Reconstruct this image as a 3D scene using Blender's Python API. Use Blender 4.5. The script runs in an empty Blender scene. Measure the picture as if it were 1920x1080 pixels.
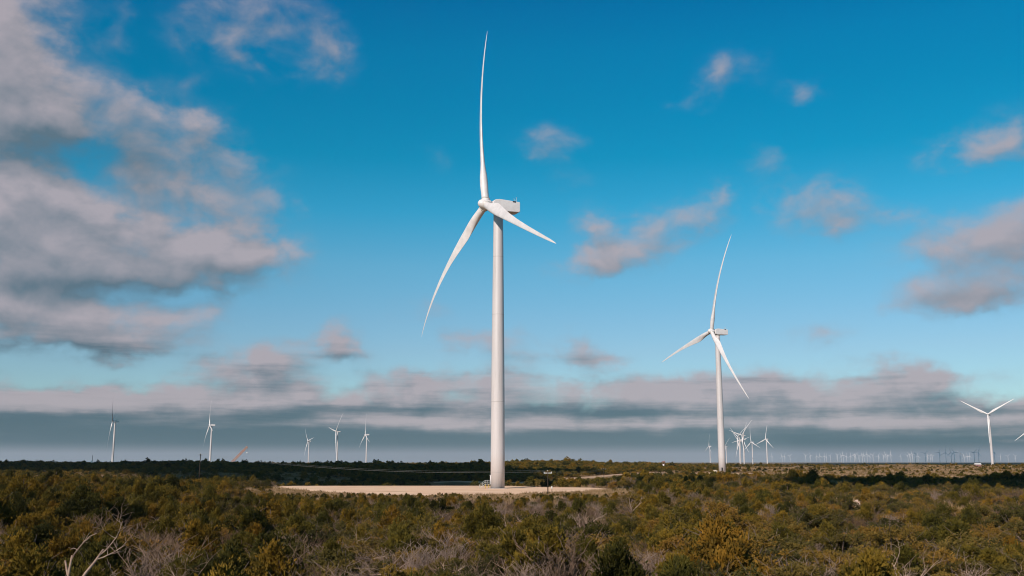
import bpy, bmesh, math, random
import numpy as np
from mathutils import Matrix, Vector

# ------------------------------------------------------------------ camera, sky, sun, exposure
SC = bpy.context.scene
COL = SC.collection
FPX = 1867.0                       # focal length in pixels of a 1920 wide frame
PITCH = math.atan(328 / FPX)       # the horizon lies 328 px below the middle
HC = 8.1                           # eye height above the turbine pad
R = math.radians
SUN_EL, SUN_OFF = R(29), R(30)     # low sun behind the camera, 30 degrees to its left
SUN = Vector((-math.sin(SUN_OFF) * math.cos(SUN_EL), -math.cos(SUN_OFF) * math.cos(SUN_EL), math.sin(SUN_EL)))

cam = bpy.data.cameras.new('camera')
cam.sensor_width = 36; cam.lens = 36 * FPX / 1920
cam.clip_start = 0.5; cam.clip_end = 90000
camo = bpy.data.objects.new('camera', cam); COL.objects.link(camo)
camo.location = (0, 0, HC); camo.rotation_euler = (R(90) + PITCH, 0, 0)
SC.camera = camo
SC.view_settings.view_transform = 'Standard'
SC.view_settings.look = 'None'
SC.view_settings.exposure = 0.0
SC.view_settings.gamma = 1.0
SC.cycles.filter_width = 1.05; SC.cycles.max_bounces = 6; SC.cycles.diffuse_bounces = 3; SC.cycles.glossy_bounces = 2
SC.cycles.transparent_max_bounces = 8; SC.cycles.volume_bounces = 0
SC.cycles.use_denoising = True; SC.cycles.denoiser = 'OPENIMAGEDENOISE'; SC.cycles.denoising_input_passes = 'RGB_ALBEDO_NORMAL'; SC.cycles.denoising_prefilter = 'ACCURATE'

sun = bpy.data.lights.new('sun', 'SUN'); sun.energy = 5.0; sun.angle = R(0.5); sun.color = (1.0, 0.87, 0.78)
suno = bpy.data.objects.new('sun', sun); COL.objects.link(suno)
suno.rotation_euler = SUN.to_track_quat('Z', 'Y').to_euler()

def az_el(px, py):
    u, v = (px - 960) / FPX, (540 - py) / FPX
    y = math.cos(PITCH) - v * math.sin(PITCH); z = math.sin(PITCH) + v * math.cos(PITCH)
    return math.atan2(u, y), math.atan2(z, math.hypot(u, y))

# cloud banks: where each one stands in the sky, its size, its weight (thought of in photo pixels, kept as azimuth and elevation)
CLOUDS = [  # px, py, rx, ry, weight
    (-20, 100, 85, 110, 1.20), (45, 140, 65, 90, 0.90), (10, 235, 80, 50, 0.66), (175, 165, 50, 30, 0.36), (250, 190, 36, 28, 0.41),
    (120, 235, 90, 45, 0.51), (260, 225, 60, 32, 0.51), (340, 265, 60, 36, 0.61), (375, 245, 34, 24, 0.44), (290, 330, 60, 36, 0.61), (340, 350, 55, 30, 0.51),
    (10, 375, 85, 45, 1.04), (75, 350, 45, 32, 0.73), (180, 425, 90, 42, 1.16), (50, 445, 120, 45, 1.10), (400, 445, 65, 32, 1.16), (340, 485, 100, 34, 0.98), (490, 480, 50, 30, 0.98), (290, 525, 150, 24, 0.92), (50, 515, 110, 28, 0.85),
    (440, 305, 36, 22, 0.68), (505, 385, 42, 46, 0.66), (400, 360, 50, 30, 0.37),
    (20, 580, 90, 32, 1.16), (180, 600, 100, 28, 1.10), (50, 640, 130, 22, 0.92), (310, 590, 80, 22, 0.67), (210, 640, 80, 18, 0.49),
    (370, 45, 50, 40, 0.34), (450, 50, 60, 45, 0.39), (520, 30, 40, 30, 0.33), (570, 60, 40, 50, 0.33), (620, 80, 40, 30, 0.43), (560, 130, 55, 28, 0.37), (500, 140, 30, 20, 0.25), (205, 50, 28, 30, 0.31), (340, 150, 35, 22, 0.26), (430, 90, 60, 24, 0.30),
    (1375, 125, 45, 26, .48), (1335, 165, 30, 20, .36), (1290, 195, 22, 14, .34), (1500, 160, 32, 18, .38), (1025, 270, 42, 28, .52), (835, 300, 40, 18, .22), (1085, 330, 40, 14, .2),
    (1110, 440, 38, 40, .66), (1130, 475, 55, 32, .66), (1200, 465, 40, 28, .55), (1250, 420, 50, 32, .64), (1310, 395, 45, 26, .58), (1355, 365, 25, 22, .50), (1100, 500, 50, 22, .50),
    (1450, 310, 32, 26, .40), (1480, 385, 40, 22, .48), (1545, 375, 60, 34, .55), (1620, 415, 70, 20, .42), (1570, 430, 60, 20, .36), (1700, 405, 60, 16, .28),
    (1850, 440, 70, 40, 0.48), (1910, 430, 50, 50, 0.45), (1770, 490, 80, 45, 0.46), (1860, 510, 90, 45, 0.49), (1720, 540, 90, 30, 0.39), (1830, 555, 100, 24, 0.39),
    (1790, 290, 42, 20, 0.46), (1850, 285, 55, 24, 0.46), (1900, 260, 35, 40, 0.46),
    (640, 640, 34, 28, 1.10), (655, 665, 45, 14, 0.78), (500, 668, 55, 24, 0.98), (470, 690, 80, 16, 0.72), (865, 640, 40, 24, 0.81), (1070, 645, 40, 24, 0.86), (1030, 670, 80, 14, 0.65), (960, 640, 40, 18, 0.49), (1140, 672, 50, 16, 0.59), (1535, 625, 40, 22, 0.55), (780, 580, 50, 18, 0.34),
    (400, 725, 70, 24, .85), (500, 735, 90, 26, .85), (580, 740, 50, 24, .7), (150, 745, 90, 20, .75), (40, 750, 80, 18, .75), (260, 740, 60, 18, .7),
    (760, 728, 60, 20, .8), (870, 722, 90, 24, .9), (990, 725, 80, 22, .85), (1100, 735, 60, 18, .75), (1230, 735, 70, 20, .8), (1330, 732, 60, 22, .8), (1460, 722, 60, 24, .85), (1530, 740, 60, 20, .7), (1690, 712, 50, 28, .95), (1740, 700, 36, 22, .8), (1640, 735, 50, 20, .8), (1860, 745, 60, 18, .55), (1800, 695, 40, 14, .36), (1895, 700, 36, 14, .36),
    (-100, 778, 300, 24, 1.0), (300, 780, 330, 26, 1.0), (760, 782, 320, 26, 1.0), (1200, 780, 330, 26, 1.0), (1650, 788, 330, 24, 1.0), (2050, 790, 250, 26, .9),
    (100, 828, 500, 36, 1.5), (700, 828, 500, 32, 1.5), (1300, 830, 500, 32, 1.5), (1900, 830, 400, 32, 1.5),
]
SHADE = [  # where the undersides of the banks turn to slate
    (330, 545, 150, 16, .55), (80, 540, 120, 18, .45), (100, 655, 170, 16, .6), (260, 300, 160, 50, .35), (60, 290, 150, 45, .40), (1840, 555, 100, 14, .35), (260, 500, 60, 16, .3),
    (640, 672, 40, 8, .3), (1060, 672, 80, 8, .35), (500, 695, 70, 8, .3),
    (100, 790, 300, 16, .55), (520, 782, 150, 10, .5), (880, 770, 190, 9, .75), (1230, 772, 150, 9, .5), (1600, 768, 110, 9, .45), (1900, 772, 160, 12, .5), (1150, 772, 90, 8, .4),
    (-60, 822, 560, 34, .80), (640, 831, 420, 25, .64), (1150, 831, 420, 24, .60), (1700, 829, 420, 26, .70), (60, 800, 260, 14, .25), (1000, 797, 900, 8, -.28), (200, 800, 200, 6, -.2), (560, 836, 1200, 10, .3), (1700, 836, 800, 10, .3),
]

def make_world():
    w = bpy.data.worlds.new('World'); SC.world = w; w.use_nodes = True
    nt = w.node_tree; nt.nodes.clear()
    def group(name, blobs, ragged, flat=.6, billow=False):
        g = bpy.data.node_groups.new(name, 'ShaderNodeTree')
        g.interface.new_socket('P', in_out='INPUT', socket_type='NodeSocketVector')
        g.interface.new_socket('D', in_out='OUTPUT', socket_type='NodeSocketFloat')
        N, L = g.nodes, g.links
        gi, go = N.new('NodeGroupInput'), N.new('NodeGroupOutput')
        cur = gi.outputs[0]
        def sc(vec, s):
            m = N.new('ShaderNodeVectorMath'); m.operation = 'MULTIPLY'; L.new(vec, m.inputs[0]); m.inputs[1].default_value = s; return m.outputs[0]
        def add(a, b):
            m = N.new('ShaderNodeVectorMath'); m.operation = 'ADD'; L.new(a, m.inputs[0]); L.new(b, m.inputs[1]); return m.outputs[0]
        src = cur
        for scale, amp in ragged:
            n = N.new('ShaderNodeTexNoise'); n.noise_dimensions = '2D'; n.inputs['Scale'].default_value = scale; n.inputs['Detail'].default_value = 4; n.inputs['Roughness'].default_value = .55
            L.new(sc(src, (1, 1.7, 1)), n.inputs['Vector'])
            s = N.new('ShaderNodeVectorMath'); s.operation = 'SUBTRACT'; L.new(n.outputs['Color'], s.inputs[0]); s.inputs[1].default_value = (.5, .5, .5)
            cur = add(cur, sc(s.outputs[0], (amp, amp * flat, 0)))
        total = None
        for px, py, rx, ry, wt in blobs:
            a, e = az_el(px, py)
            d = N.new('ShaderNodeVectorMath'); d.operation = 'SUBTRACT'; L.new(cur, d.inputs[0]); d.inputs[1].default_value = (a, e, 0)
            m = sc(d.outputs[0], (FPX / rx / 1.25, FPX / ry / 1.25, 0))
            q = N.new('ShaderNodeVectorMath'); q.operation = 'DOT_PRODUCT'; L.new(m, q.inputs[0]); L.new(m, q.inputs[1])
            neg = N.new('ShaderNodeMath'); neg.operation = 'POWER'; neg.inputs[0].default_value = math.exp(-1); L.new(q.outputs['Value'], neg.inputs[1])
            ma = N.new('ShaderNodeMath'); ma.operation = 'MULTIPLY_ADD'; L.new(neg.outputs[0], ma.inputs[0]); ma.inputs[1].default_value = wt
            if total is None: ma.inputs[2].default_value = 0
            else: L.new(total, ma.inputs[2])
            total = ma.outputs[0]
        if billow:
            # fractal puffs added where a bank is, so that its rim breaks into billows and wisps
            n = N.new('ShaderNodeTexNoise'); n.noise_dimensions = '2D'; n.inputs['Scale'].default_value = 15; n.inputs['Detail'].default_value = 9; n.inputs['Roughness'].default_value = .53; n.inputs['Distortion'].default_value = .25
            L.new(sc(src, (1, 1.45, 1)), n.inputs['Vector'])
            v = N.new('ShaderNodeTexVoronoi'); v.voronoi_dimensions = '2D'; v.feature = 'SMOOTH_F1'; v.inputs['Scale'].default_value = 26; v.inputs['Smoothness'].default_value = .6
            L.new(sc(cur, (1, 1.5, 1)), v.inputs['Vector'])
            def m2(op, a, b, c=None):
                m = N.new('ShaderNodeMath'); m.operation = op
                for i_, x in enumerate((a, b, c)):
                    if x is None: continue
                    if isinstance(x, (int, float)): m.inputs[i_].default_value = x
                    else: L.new(x, m.inputs[i_])
                return m.outputs[0]
            f = m2('ADD', m2('MULTIPLY_ADD', n.outputs['Fac'], 1.9, -.92), m2('MULTIPLY_ADD', v.outputs['Distance'], -.35, .13))
            near = m2('MINIMUM', m2('MULTIPLY', total, 2.2), 1.0)
            total = m2('MULTIPLY_ADD', f, near, total)
        L.new(total, go.inputs[0])
        return g
    gd = group('cloud_density', CLOUDS, [(9, .07), (34, .030)], .6, True)
    gs = group('cloud_shade', SHADE, [(7, .12), (26, .05)], .10)
    N, L = nt.nodes, nt.links
    def math_(op, a, b=None, c=None, clamp=False):
        m = N.new('ShaderNodeMath'); m.operation = op; m.use_clamp = clamp
        for i, v in enumerate((a, b, c)):
            if v is None: continue
            if isinstance(v, (int, float)): m.inputs[i].default_value = v
            else: L.new(v, m.inputs[i])
        return m.outputs[0]
    def ramp(v, a, b, smooth=True):
        m = N.new('ShaderNodeMapRange'); m.interpolation_type = 'SMOOTHSTEP' if smooth else 'LINEAR'; L.new(v, m.inputs[0]); m.inputs[1].default_value = a; m.inputs[2].default_value = b; return m.outputs[0]
    def mixc(f, a, b, mode='MIX'):
        m = N.new('ShaderNodeMix'); m.data_type = 'RGBA'; m.blend_type = mode
        if isinstance(f, float): m.inputs[0].default_value = f
        else: L.new(f, m.inputs[0])
        for i, v in ((6, a), (7, b)):
            if isinstance(v, tuple): m.inputs[i].default_value = (*v, 1)
            else: L.new(v, m.inputs[i])
        return m.outputs[2]
    sky = N.new('ShaderNodeTexSky'); sky.sky_type = 'NISHITA'; sky.sun_disc = False
    sky.sun_elevation = SUN_EL; sky.sun_rotation = math.atan2(SUN.x, SUN.y)
    sky.altitude = 700; sky.air_density = 1.0; sky.dust_density = .6; sky.ozone_density = 2.0
    tc = N.new('ShaderNodeTexCoord'); sep = N.new('ShaderNodeSeparateXYZ'); L.new(tc.outputs['Generated'], sep.inputs[0])
    az = math_('ARCTAN2', sep.outputs[0], sep.outputs[1]); el = math_('ARCSINE', sep.outputs[2])
    P = N.new('ShaderNodeCombineXYZ'); L.new(az, P.inputs[0]); L.new(el, P.inputs[1])
    up = N.new('ShaderNodeVectorMath'); up.operation = 'ADD'; L.new(P.outputs[0], up.inputs[0]); up.inputs[1].default_value = (-.007, .017, 0)
    d1 = N.new('ShaderNodeGroup'); d1.node_tree = gd; L.new(P.outputs[0], d1.inputs[0])
    d2 = N.new('ShaderNodeGroup'); d2.node_tree = gd; L.new(up.outputs[0], d2.inputs[0])
    sh = N.new('ShaderNodeGroup'); sh.node_tree = gs; L.new(P.outputs[0], sh.inputs[0])
    def noise(scale, stretch, detail=6, rough=.6):
        m = N.new('ShaderNodeVectorMath'); m.operation = 'MULTIPLY'; L.new(P.outputs[0], m.inputs[0]); m.inputs[1].default_value = stretch
        n = N.new('ShaderNodeTexNoise'); n.noise_dimensions = '2D'; L.new(m.outputs[0], n.inputs['Vector'])
        n.inputs['Scale'].default_value = scale; n.inputs['Detail'].default_value = detail; n.inputs['Roughness'].default_value = rough
        return n.outputs['Fac']
    alpha = math_('MULTIPLY', ramp(d1.outputs[0], .03, 1.40), .92)
    streak = math_('MULTIPLY', ramp(el, .15, .09), math_('MULTIPLY_ADD', noise(7, (1, 12, 1), 6, .6), 1.6, -.86))
    shade = math_('ADD', sh.outputs[0], math_('MULTIPLY', streak, -1.0))
    shade = math_('ADD', shade, math_('MULTIPLY', ramp(el, .10, .05), .12))
    # light falls on the tops and on the sunward side: where the bank thins out upward it is bright
    lit = math_('SUBTRACT', d1.outputs[0], d2.outputs[0])
    lit = math_('MULTIPLY_ADD', lit, .55, .66)
    lit = math_('SUBTRACT', lit, math_('MULTIPLY', shade, .85), None, True)
    cloud = mixc(lit, CL_DARK, CL_LIT)
    cloud = mixc(ramp(shade, .15, 1.45), cloud, CL_DEEP)
    base = N.new('ShaderNodeMix'); base.data_type = 'RGBA'; base.blend_type = 'MULTIPLY'; base.inputs[0].default_value = 1
    L.new(sky.outputs[0], base.inputs[6])
    tint = N.new('ShaderNodeValToRGB'); L.new(ramp(el, 0, .46, False), tint.inputs[0])
    cr = tint.color_ramp
    for i, (pos, c) in enumerate(TINT):
        e = cr.elements[i] if i < 2 else cr.elements.new(pos)
        e.position = pos; e.color = (*c, 1)
    L.new(tint.outputs[0], base.inputs[7])
    # low band of pale air under the cloud deck
    low = ramp(el, .020, .007)
    front = ramp(math_('ABSOLUTE', az), 1.5, 1.0)
    withc = mixc(alpha, base.outputs[2], cloud)
    withc = mixc(math_('MULTIPLY', low, .8), withc, HORIZON)
    out_c = mixc(front, base.outputs[2], withc)
    bg = N.new('ShaderNodeBackground'); bg.inputs[1].default_value = SKY_K; L.new(out_c, bg.inputs[0])
    wo = N.new('ShaderNodeOutputWorld'); L.new(bg.outputs[0], wo.inputs[0])

SKY_K = 0.10
CL_LIT = (4.3, 3.85, 4.2); CL_DARK = (1.25, 1.8, 2.25); CL_DEEP = (.60, 1.17, 1.58); HORIZON = (2.6, 2.9, 3.3)
TINT = [(0.239, (0.657, 0.832, 0.887)), (0.308, (0.596, 0.87, 0.927)), (0.425, (0.453, 0.95, 0.99)), (0.541, (0.16, 0.96, 1.04)), (0.656, (0.03, 0.89, .98)), (0.77, (0.012, 0.86, 1.0)), (0.881, (0.008, 0.85, 1.04)), (1.0, (0.004, 0.74, 1.02))]
make_world()

# ------------------------------------------------------------------ helpers
rnd = random.Random(7)
rng = np.random.default_rng(7)

def tag(o, label=None, cat=None, group=None, kind=None):
    if label: o['label'] = label
    if cat: o['category'] = cat
    if group: o['group'] = group
    if kind: o['kind'] = kind
    return o
def empty(name, loc=(0, 0, 0), rz=0.0):
    o = bpy.data.objects.new(name, None); o.location = loc; o.rotation_euler = (0, 0, rz); COL.objects.link(o); return o
def link(name, me, parent=None, loc=None, mat=None):
    o = bpy.data.objects.new(name, me); COL.objects.link(o)
    if parent: o.parent = parent
    if mat is not None: o.matrix_local = mat
    if loc is not None: o.location = loc
    return o
def mesh_np(name, V, F, material, smooth=False):
    """V (n,3), F (m,k) with one k for all faces"""
    V = np.asarray(V, np.float32); F = np.asarray(F, np.int32)
    me = bpy.data.meshes.new(name)
    me.vertices.add(len(V)); me.vertices.foreach_set('co', V.ravel())
    k = F.shape[1]
    me.loops.add(F.size); me.loops.foreach_set('vertex_index', F.ravel())
    me.polygons.add(len(F)); me.polygons.foreach_set('loop_start', np.arange(0, F.size, k, dtype=np.int32))
    if smooth: me.polygons.foreach_set('use_smooth', np.ones(len(F), bool))
    me.update(calc_edges=True); me.validate()
    me.materials.append(material)
    return me

class MB:
    """collects quads/tris of boxes, bars, tubes and lathes into one mesh"""
    def __init__(s): s.v = []; s.f = []; s.sm = []
    def add(s, vs, fs, smooth=False):
        b = len(s.v); s.v += [tuple(v) for v in vs]; s.f += [tuple(i + b for i in f) for f in fs]; s.sm += [smooth] * len(fs)
    def box(s, c, size, rot=None):
        x, y, z = (d / 2 for d in size)
        vs = [Vector((sx * x, sy * y, sz * z)) for sx in (-1, 1) for sy in (-1, 1) for sz in (-1, 1)]
        if rot is not None: vs = [rot @ v for v in vs]
        s.add([v + Vector(c) for v in vs], [(0, 1, 3, 2), (4, 6, 7, 5), (0, 4, 5, 1), (2, 3, 7, 6), (0, 2, 6, 4), (1, 5, 7, 3)])
    def tube(s, pts, rad, n=6, cap=True):
        pts = [Vector(p) for p in pts]
        if not hasattr(rad, '__len__'): rad = [rad] * len(pts)
        rings = []
        for i, p in enumerate(pts):
            d = (pts[min(i + 1, len(pts) - 1)] - pts[max(i - 1, 0)]).normalized()
            a = Vector((0, 0, 1)) if abs(d.z) < .9 else Vector((1, 0, 0))
            u = d.cross(a).normalized(); w = d.cross(u)
            rings.append([p + (u * math.cos(2 * math.pi * k / n) + w * math.sin(2 * math.pi * k / n)) * rad[i] for k in range(n)])
        fs = [(i * n + k, i * n + (k + 1) % n, (i + 1) * n + (k + 1) % n, (i + 1) * n + k) for i in range(len(pts) - 1) for k in range(n)]
        if cap: fs += [tuple(range(n - 1, -1, -1)), tuple((len(pts) - 1) * n + k for k in range(n))]
        s.add([v for r in rings for v in r], fs, n > 4)
    def lathe(s, prof, n=32, axis='z'):
        """prof: (radius, height)"""
        vs = []
        for r, h in prof:
            for k in range(n):
                a = 2 * math.pi * k / n
                vs.append((r * math.cos(a), r * math.sin(a), h) if axis == 'z' else (h, r * math.cos(a), r * math.sin(a)))
        fs = [(i * n + k, i * n + (k + 1) % n, (i + 1) * n + (k + 1) % n, (i + 1) * n + k) for i in range(len(prof) - 1) for k in range(n)]
        fs += [tuple(range(n - 1, -1, -1)), tuple((len(prof) - 1) * n + k for k in range(n))]
        s.add(vs, fs, True)
    def mesh(s, name, material):
        me = bpy.data.meshes.new(name); me.from_pydata(s.v, [], s.f)
        me.polygons.foreach_set('use_smooth', s.sm)
        bm = bmesh.new(); bm.from_mesh(me); bmesh.ops.recalc_face_normals(bm, faces=bm.faces); bm.to_mesh(me); bm.free()
        me.materials.append(material); return me
    def build(s, name, material, parent=None, loc=None, mat=None):
        return link(name, s.mesh(name, material), parent, loc, mat)

# ------------------------------------------------------------------ materials
def material(name, col, rough=.6, spec=.3, noise=None, ramp=None, bump=None, metal=0.0, random_mix=None, stretch=None):
    """noise = (scale, detail); ramp = colours over the noise; bump = (scale, strength, distance); random_mix = colours picked per object"""
    m = bpy.data.materials.new(name); m.use_nodes = True
    nt = m.node_tree; N, L = nt.nodes, nt.links
    b = N['Principled BSDF']; b.inputs['Roughness'].default_value = rough; b.inputs['Specular IOR Level'].default_value = spec; b.inputs['Metallic'].default_value = metal
    b.inputs['Base Color'].default_value = (*col, 1)
    tc = N.new('ShaderNodeTexCoord')
    csock = None
    def mk_ramp(cols, fac):
        r = N.new('ShaderNodeValToRGB'); L.new(fac, r.inputs[0])
        for i, (p, c) in enumerate(cols):
            e = r.color_ramp.elements[i] if i < 2 else r.color_ramp.elements.new(p)
            e.position = p; e.color = (*c, 1)
        return r.outputs[0]
    if noise:
        n = N.new('ShaderNodeTexNoise'); n.inputs['Scale'].default_value = noise[0]; n.inputs['Detail'].default_value = noise[1]; n.inputs['Roughness'].default_value = .65
        if stretch:
            mp = N.new('ShaderNodeMapping'); mp.inputs['Scale'].default_value = stretch; L.new(tc.outputs['Object'], mp.inputs['Vector']); L.new(mp.outputs[0], n.inputs['Vector'])
        else: L.new(tc.outputs['Object'], n.inputs['Vector'])
        csock = mk_ramp(ramp, n.outputs['Fac'])
    if random_mix:
        oi = N.new('ShaderNodeObjectInfo'); c2 = mk_ramp(random_mix, oi.outputs['Random'])
        if csock is None: csock = c2
        else:
            x = N.new('ShaderNodeMix'); x.data_type = 'RGBA'; x.blend_type = 'MULTIPLY'; x.inputs[0].default_value = 1
            L.new(csock, x.inputs[6]); L.new(c2, x.inputs[7]); csock = x.outputs[2]
    if csock is not None: L.new(csock, b.inputs['Base Color'])
    if bump:
        n = N.new('ShaderNodeTexNoise'); n.inputs['Scale'].default_value = bump[0]; n.inputs['Detail'].default_value = 5
        L.new(tc.outputs['Object'], n.inputs['Vector'])
        bu = N.new('ShaderNodeBump'); bu.inputs['Strength'].default_value = bump[1]; bu.inputs['Distance'].default_value = bump[2]
        L.new(n.outputs['Fac'], bu.inputs['Height']); L.new(bu.outputs[0], b.inputs['Normal'])
    return m

M = {}
M['white'] = material('white_paint', (.8, .78, .76), .38, .45, noise=(.35, 6), ramp=[(.3, (.58, .55, .54)), (.62, (.70, .67, .662))])
M['tower'] = material('tower_paint', (.78, .75, .73), .36, .5, noise=(1.3, 7), ramp=[(.26, (.40, .365, .35)), (.42, (.50, .462, .452)), (.66, (.545, .505, .498))], stretch=(1, 1, .05))
M['joint'] = material('joint_sealant', (.37, .345, .335), .6)
M['dark'] = material('dark_metal', (.03, .03, .035), .5)
M['steel'] = material('galvanised_steel', (.55, .53, .48), .45, .5, metal=.3)
M['yellow'] = material('yellow_paint', (.6, .38, .03), .5)
M['concrete'] = material('concrete', (.42, .38, .34), .9, .1, noise=(1.5, 5), ramp=[(.3, (.32, .28, .25)), (.7, (.46, .42, .38))])
M['cream'] = material('cream_paint', (.7, .6, .5), .5)
M['orange'] = material('faded_orange_paint', (.5, .22, .13), .55, noise=(.4, 3), ramp=[(.35, (.46, .33, .25)), (.65, (.50, .25, .18))])
M['wood'] = material('creosoted_wood', (.035, .024, .018), .85, .1)
M['glass'] = material('insulator_glaze', (.75, .73, .7), .25, .5)
M['wire'] = material('aluminium_wire', (.3, .3, .29), .5, .5)
M['roofmetal'] = material('white_roof_sheet', (.75, .72, .68), .4)
M['redwall'] = material('dull_red_wall', (.26, .13, .12), .8)
M['rock'] = material('limestone', (.45, .32, .25), .9, .1, noise=(2.5, 6), ramp=[(.3, (.26, .15, .11)), (.55, (.5, .36, .28)), (.8, (.56, .44, .36))], bump=(6, .6, .15))
M['dirt'] = material('caliche_dirt', (.6, .42, .32), .95, .1, noise=(.12, 10), ramp=[(.28, (.42, .25, .15)), (.46, (.80, .53, .345)), (.60, (.86, .60, .41)), (.75, (.89, .67, .49))], bump=(3, .6, .12), stretch=(.35, 1.6, 1))
M['track'] = material('track_dirt', (.5, .36, .27), .95, .1, noise=(.1, 8), ramp=[(.3, (.40, .25, .15)), (.7, (.58, .40, .27))])
M['ground'] = material('dry_soil', (.1, .07, .04), .95, .05, noise=(.02, 12), ramp=[(.30, (.075, .055, .022)), (.45, (.15, .098, .045)), (.57, (.25, .165, .095)), (.72, (.38, .26, .17))], bump=(.6, .6, .4))
M['bark'] = material('grey_bark', (.13, .095, .075), .9, .1, noise=(6, 5), ramp=[(.3, (.07, .05, .04)), (.7, (.17, .125, .10))])
M['bleached'] = material('bleached_wood', (.36, .26, .2), .85, .1, noise=(4, 5), ramp=[(.3, (.22, .14, .10)), (.65, (.42, .31, .24))], random_mix=[(0, (.75, .72, .7)), (1, (1, 1, 1))])
M['twig'] = material('grey_twigs', (.22, .165, .14), .85, .1, random_mix=[(0, (.09, .055, .033)), (.5, (.16, .105, .072)), (1, (.24, .175, .14))])
M['grass'] = material('dry_grass', (.28, .19, .09), .9, .1, random_mix=[(0, (.17, .105, .045)), (.5, (.27, .175, .09)), (1, (.36, .245, .15))])
G1 = [(0, (.26, .34, .36)), (.22, (.45, .55, .52)), (.5, (.85, .86, .8)), (.8, (1.2, 1.04, .75)), (1, (1.36, 1.02, .8))]
M['juniper'] = material('juniper_sprays', (.05, .05, .012), .75, .15, noise=(1.1, 4), ramp=[(.30, (.030, .034, .010)), (.5, (.108, .078, .010)), (.68, (.205, .136, .018))], random_mix=G1)
M['oak'] = material('scrub_leaves', (.07, .06, .014), .7, .2, noise=(.9, 4), ramp=[(.3, (.062, .052, .012)), (.5, (.138, .096, .019)), (.68, (.215, .138, .034))], random_mix=G1)
M['cloud'] = material('cloud_vapour', (.8, .8, .82), 1.0, 0.0)

# ------------------------------------------------------------------ terrain
def sm(a, b, t):
    t = np.clip((np.asarray(t, float) - a) / (b - a), 0, 1); return t * t * (3 - 2 * t)
_w = np.random.default_rng(3)
_W = [(_w.uniform(0, 2 * math.pi), 2 * math.pi / L_, _w.uniform(0, 6.28), A) for L_, A in
      [(45, .16), (62, .2), (80, .25), (120, .3), (170, .4), (260, .45), (390, .5), (33, .12)] for _ in range(2)]
def undul(x, y):
    z = 0
    for a, k, p, A in _W: z = z + A * np.sin(k * (x * math.cos(a) + y * math.sin(a)) + p)
    return z
def gz(x, y):
    x = np.asarray(x, float); y = np.asarray(y, float); r = np.hypot(x, y)
    pad = sm(-105, -85, x) * (1 - sm(48, 72, x)) * sm(195, 232, y) * (1 - sm(354, 375, y))
    z = undul(x, y) * .75 * (1 - pad) * (1 - .6 * sm(1500, 3000, r))
    dip = sm(356, 405, y) * (1 - sm(450, 640, y)) * (1 - sm(40, 170, x - (y - 400) * .1)) * sm(-260, -110, x)
    z = z - 6.5 * dip - 2.2 * sm(330, 400, y) * (1 - sm(430, 570, y)) * sm(70, 130, x)
    z = z + .2 * sm(600, 900, y) * sm(.1, .25, x / np.maximum(y, 1)) * (1 - sm(1050, 1500, y))
    z = z + (2.0 * sm(430, 650, y) + 1.9 * sm(650, 950, y)) * (1 - sm(1050, 1800, y))
    z = z + 1.5 * np.exp(-((x + 68) / 20) ** 2 - ((y - 140) / 45) ** 2)
    z = z - .9 * (1 - sm(90, 200, y))
    z = z + (1.0 * np.sin(x / 61.0 + 1) + .7 * np.sin(x / 27.0 + y / 140.0)) * (1 - .75 * sm(.15, .27, x / np.maximum(y, 1))) * sm(620, 800, y) * (1 - sm(1200, 1600, y))
    z = z + 14 * sm(5000, 13500, r)
    return z
def gz1(x, y): return float(gz(x, y))
def ray_dir(px, py):
    u, v = (px - 960) / FPX, (540 - py) / FPX
    return u, math.cos(PITCH) - v * math.sin(PITCH), math.sin(PITCH) + v * math.cos(PITCH)
def on_ground(px, py, y0=40, y1=4000):
    """where the line of sight through a point of the photo meets the terrain"""
    u, f, w = ray_dir(px, py); y = y0
    while y < y1:
        if HC + w / f * y <= gz1(u / f * y, y): break
        y *= 1.003
    return (u / f * y, y)
def at(px, Y, py=868):
    u, f, w = ray_dir(px, py); return (u / f * Y, Y)

rr = [0.0] + list(np.geomspace(8, 30, 12)[:-1]) + list(np.arange(30, 800, 4.0)) + list(np.geomspace(800, 16000, 190))
ang = np.concatenate([np.linspace(-math.pi, -.75, 50)[:-1], np.linspace(-.75, .75, 420), np.linspace(.75, math.pi, 50)[1:-1]])
RR, AA = np.meshgrid(np.array(rr[1:]), ang, indexing='ij')
X, Y = RR * np.sin(AA), RR * np.cos(AA)
V = np.stack([X, Y, gz(X, Y)], -1).reshape(-1, 3)
na, nr = len(ang), len(rr) - 1
I, J = np.meshgrid(np.arange(nr - 1), np.arange(na), indexing='ij'); J2 = (J + 1) % na
F = np.stack([I * na + J, (I + 1) * na + J, (I + 1) * na + J2, I * na + J2], -1).reshape(-1, 4)
me = mesh_np('ground', V, F[:, ::-1], M['ground'], True)
bm = bmesh.new(); bm.from_mesh(me); bm.verts.ensure_lookup_table()
bm.faces.new([bm.verts[k] for k in range(na)][::-1]); bmesh.ops.recalc_face_normals(bm, faces=bm.faces)
if sum(f.normal.z for f in list(bm.faces)[:50]) < 0: bmesh.ops.reverse_faces(bm, faces=bm.faces)
bm.to_mesh(me); bm.free()
tag(link('ground', me), kind='structure')

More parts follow.
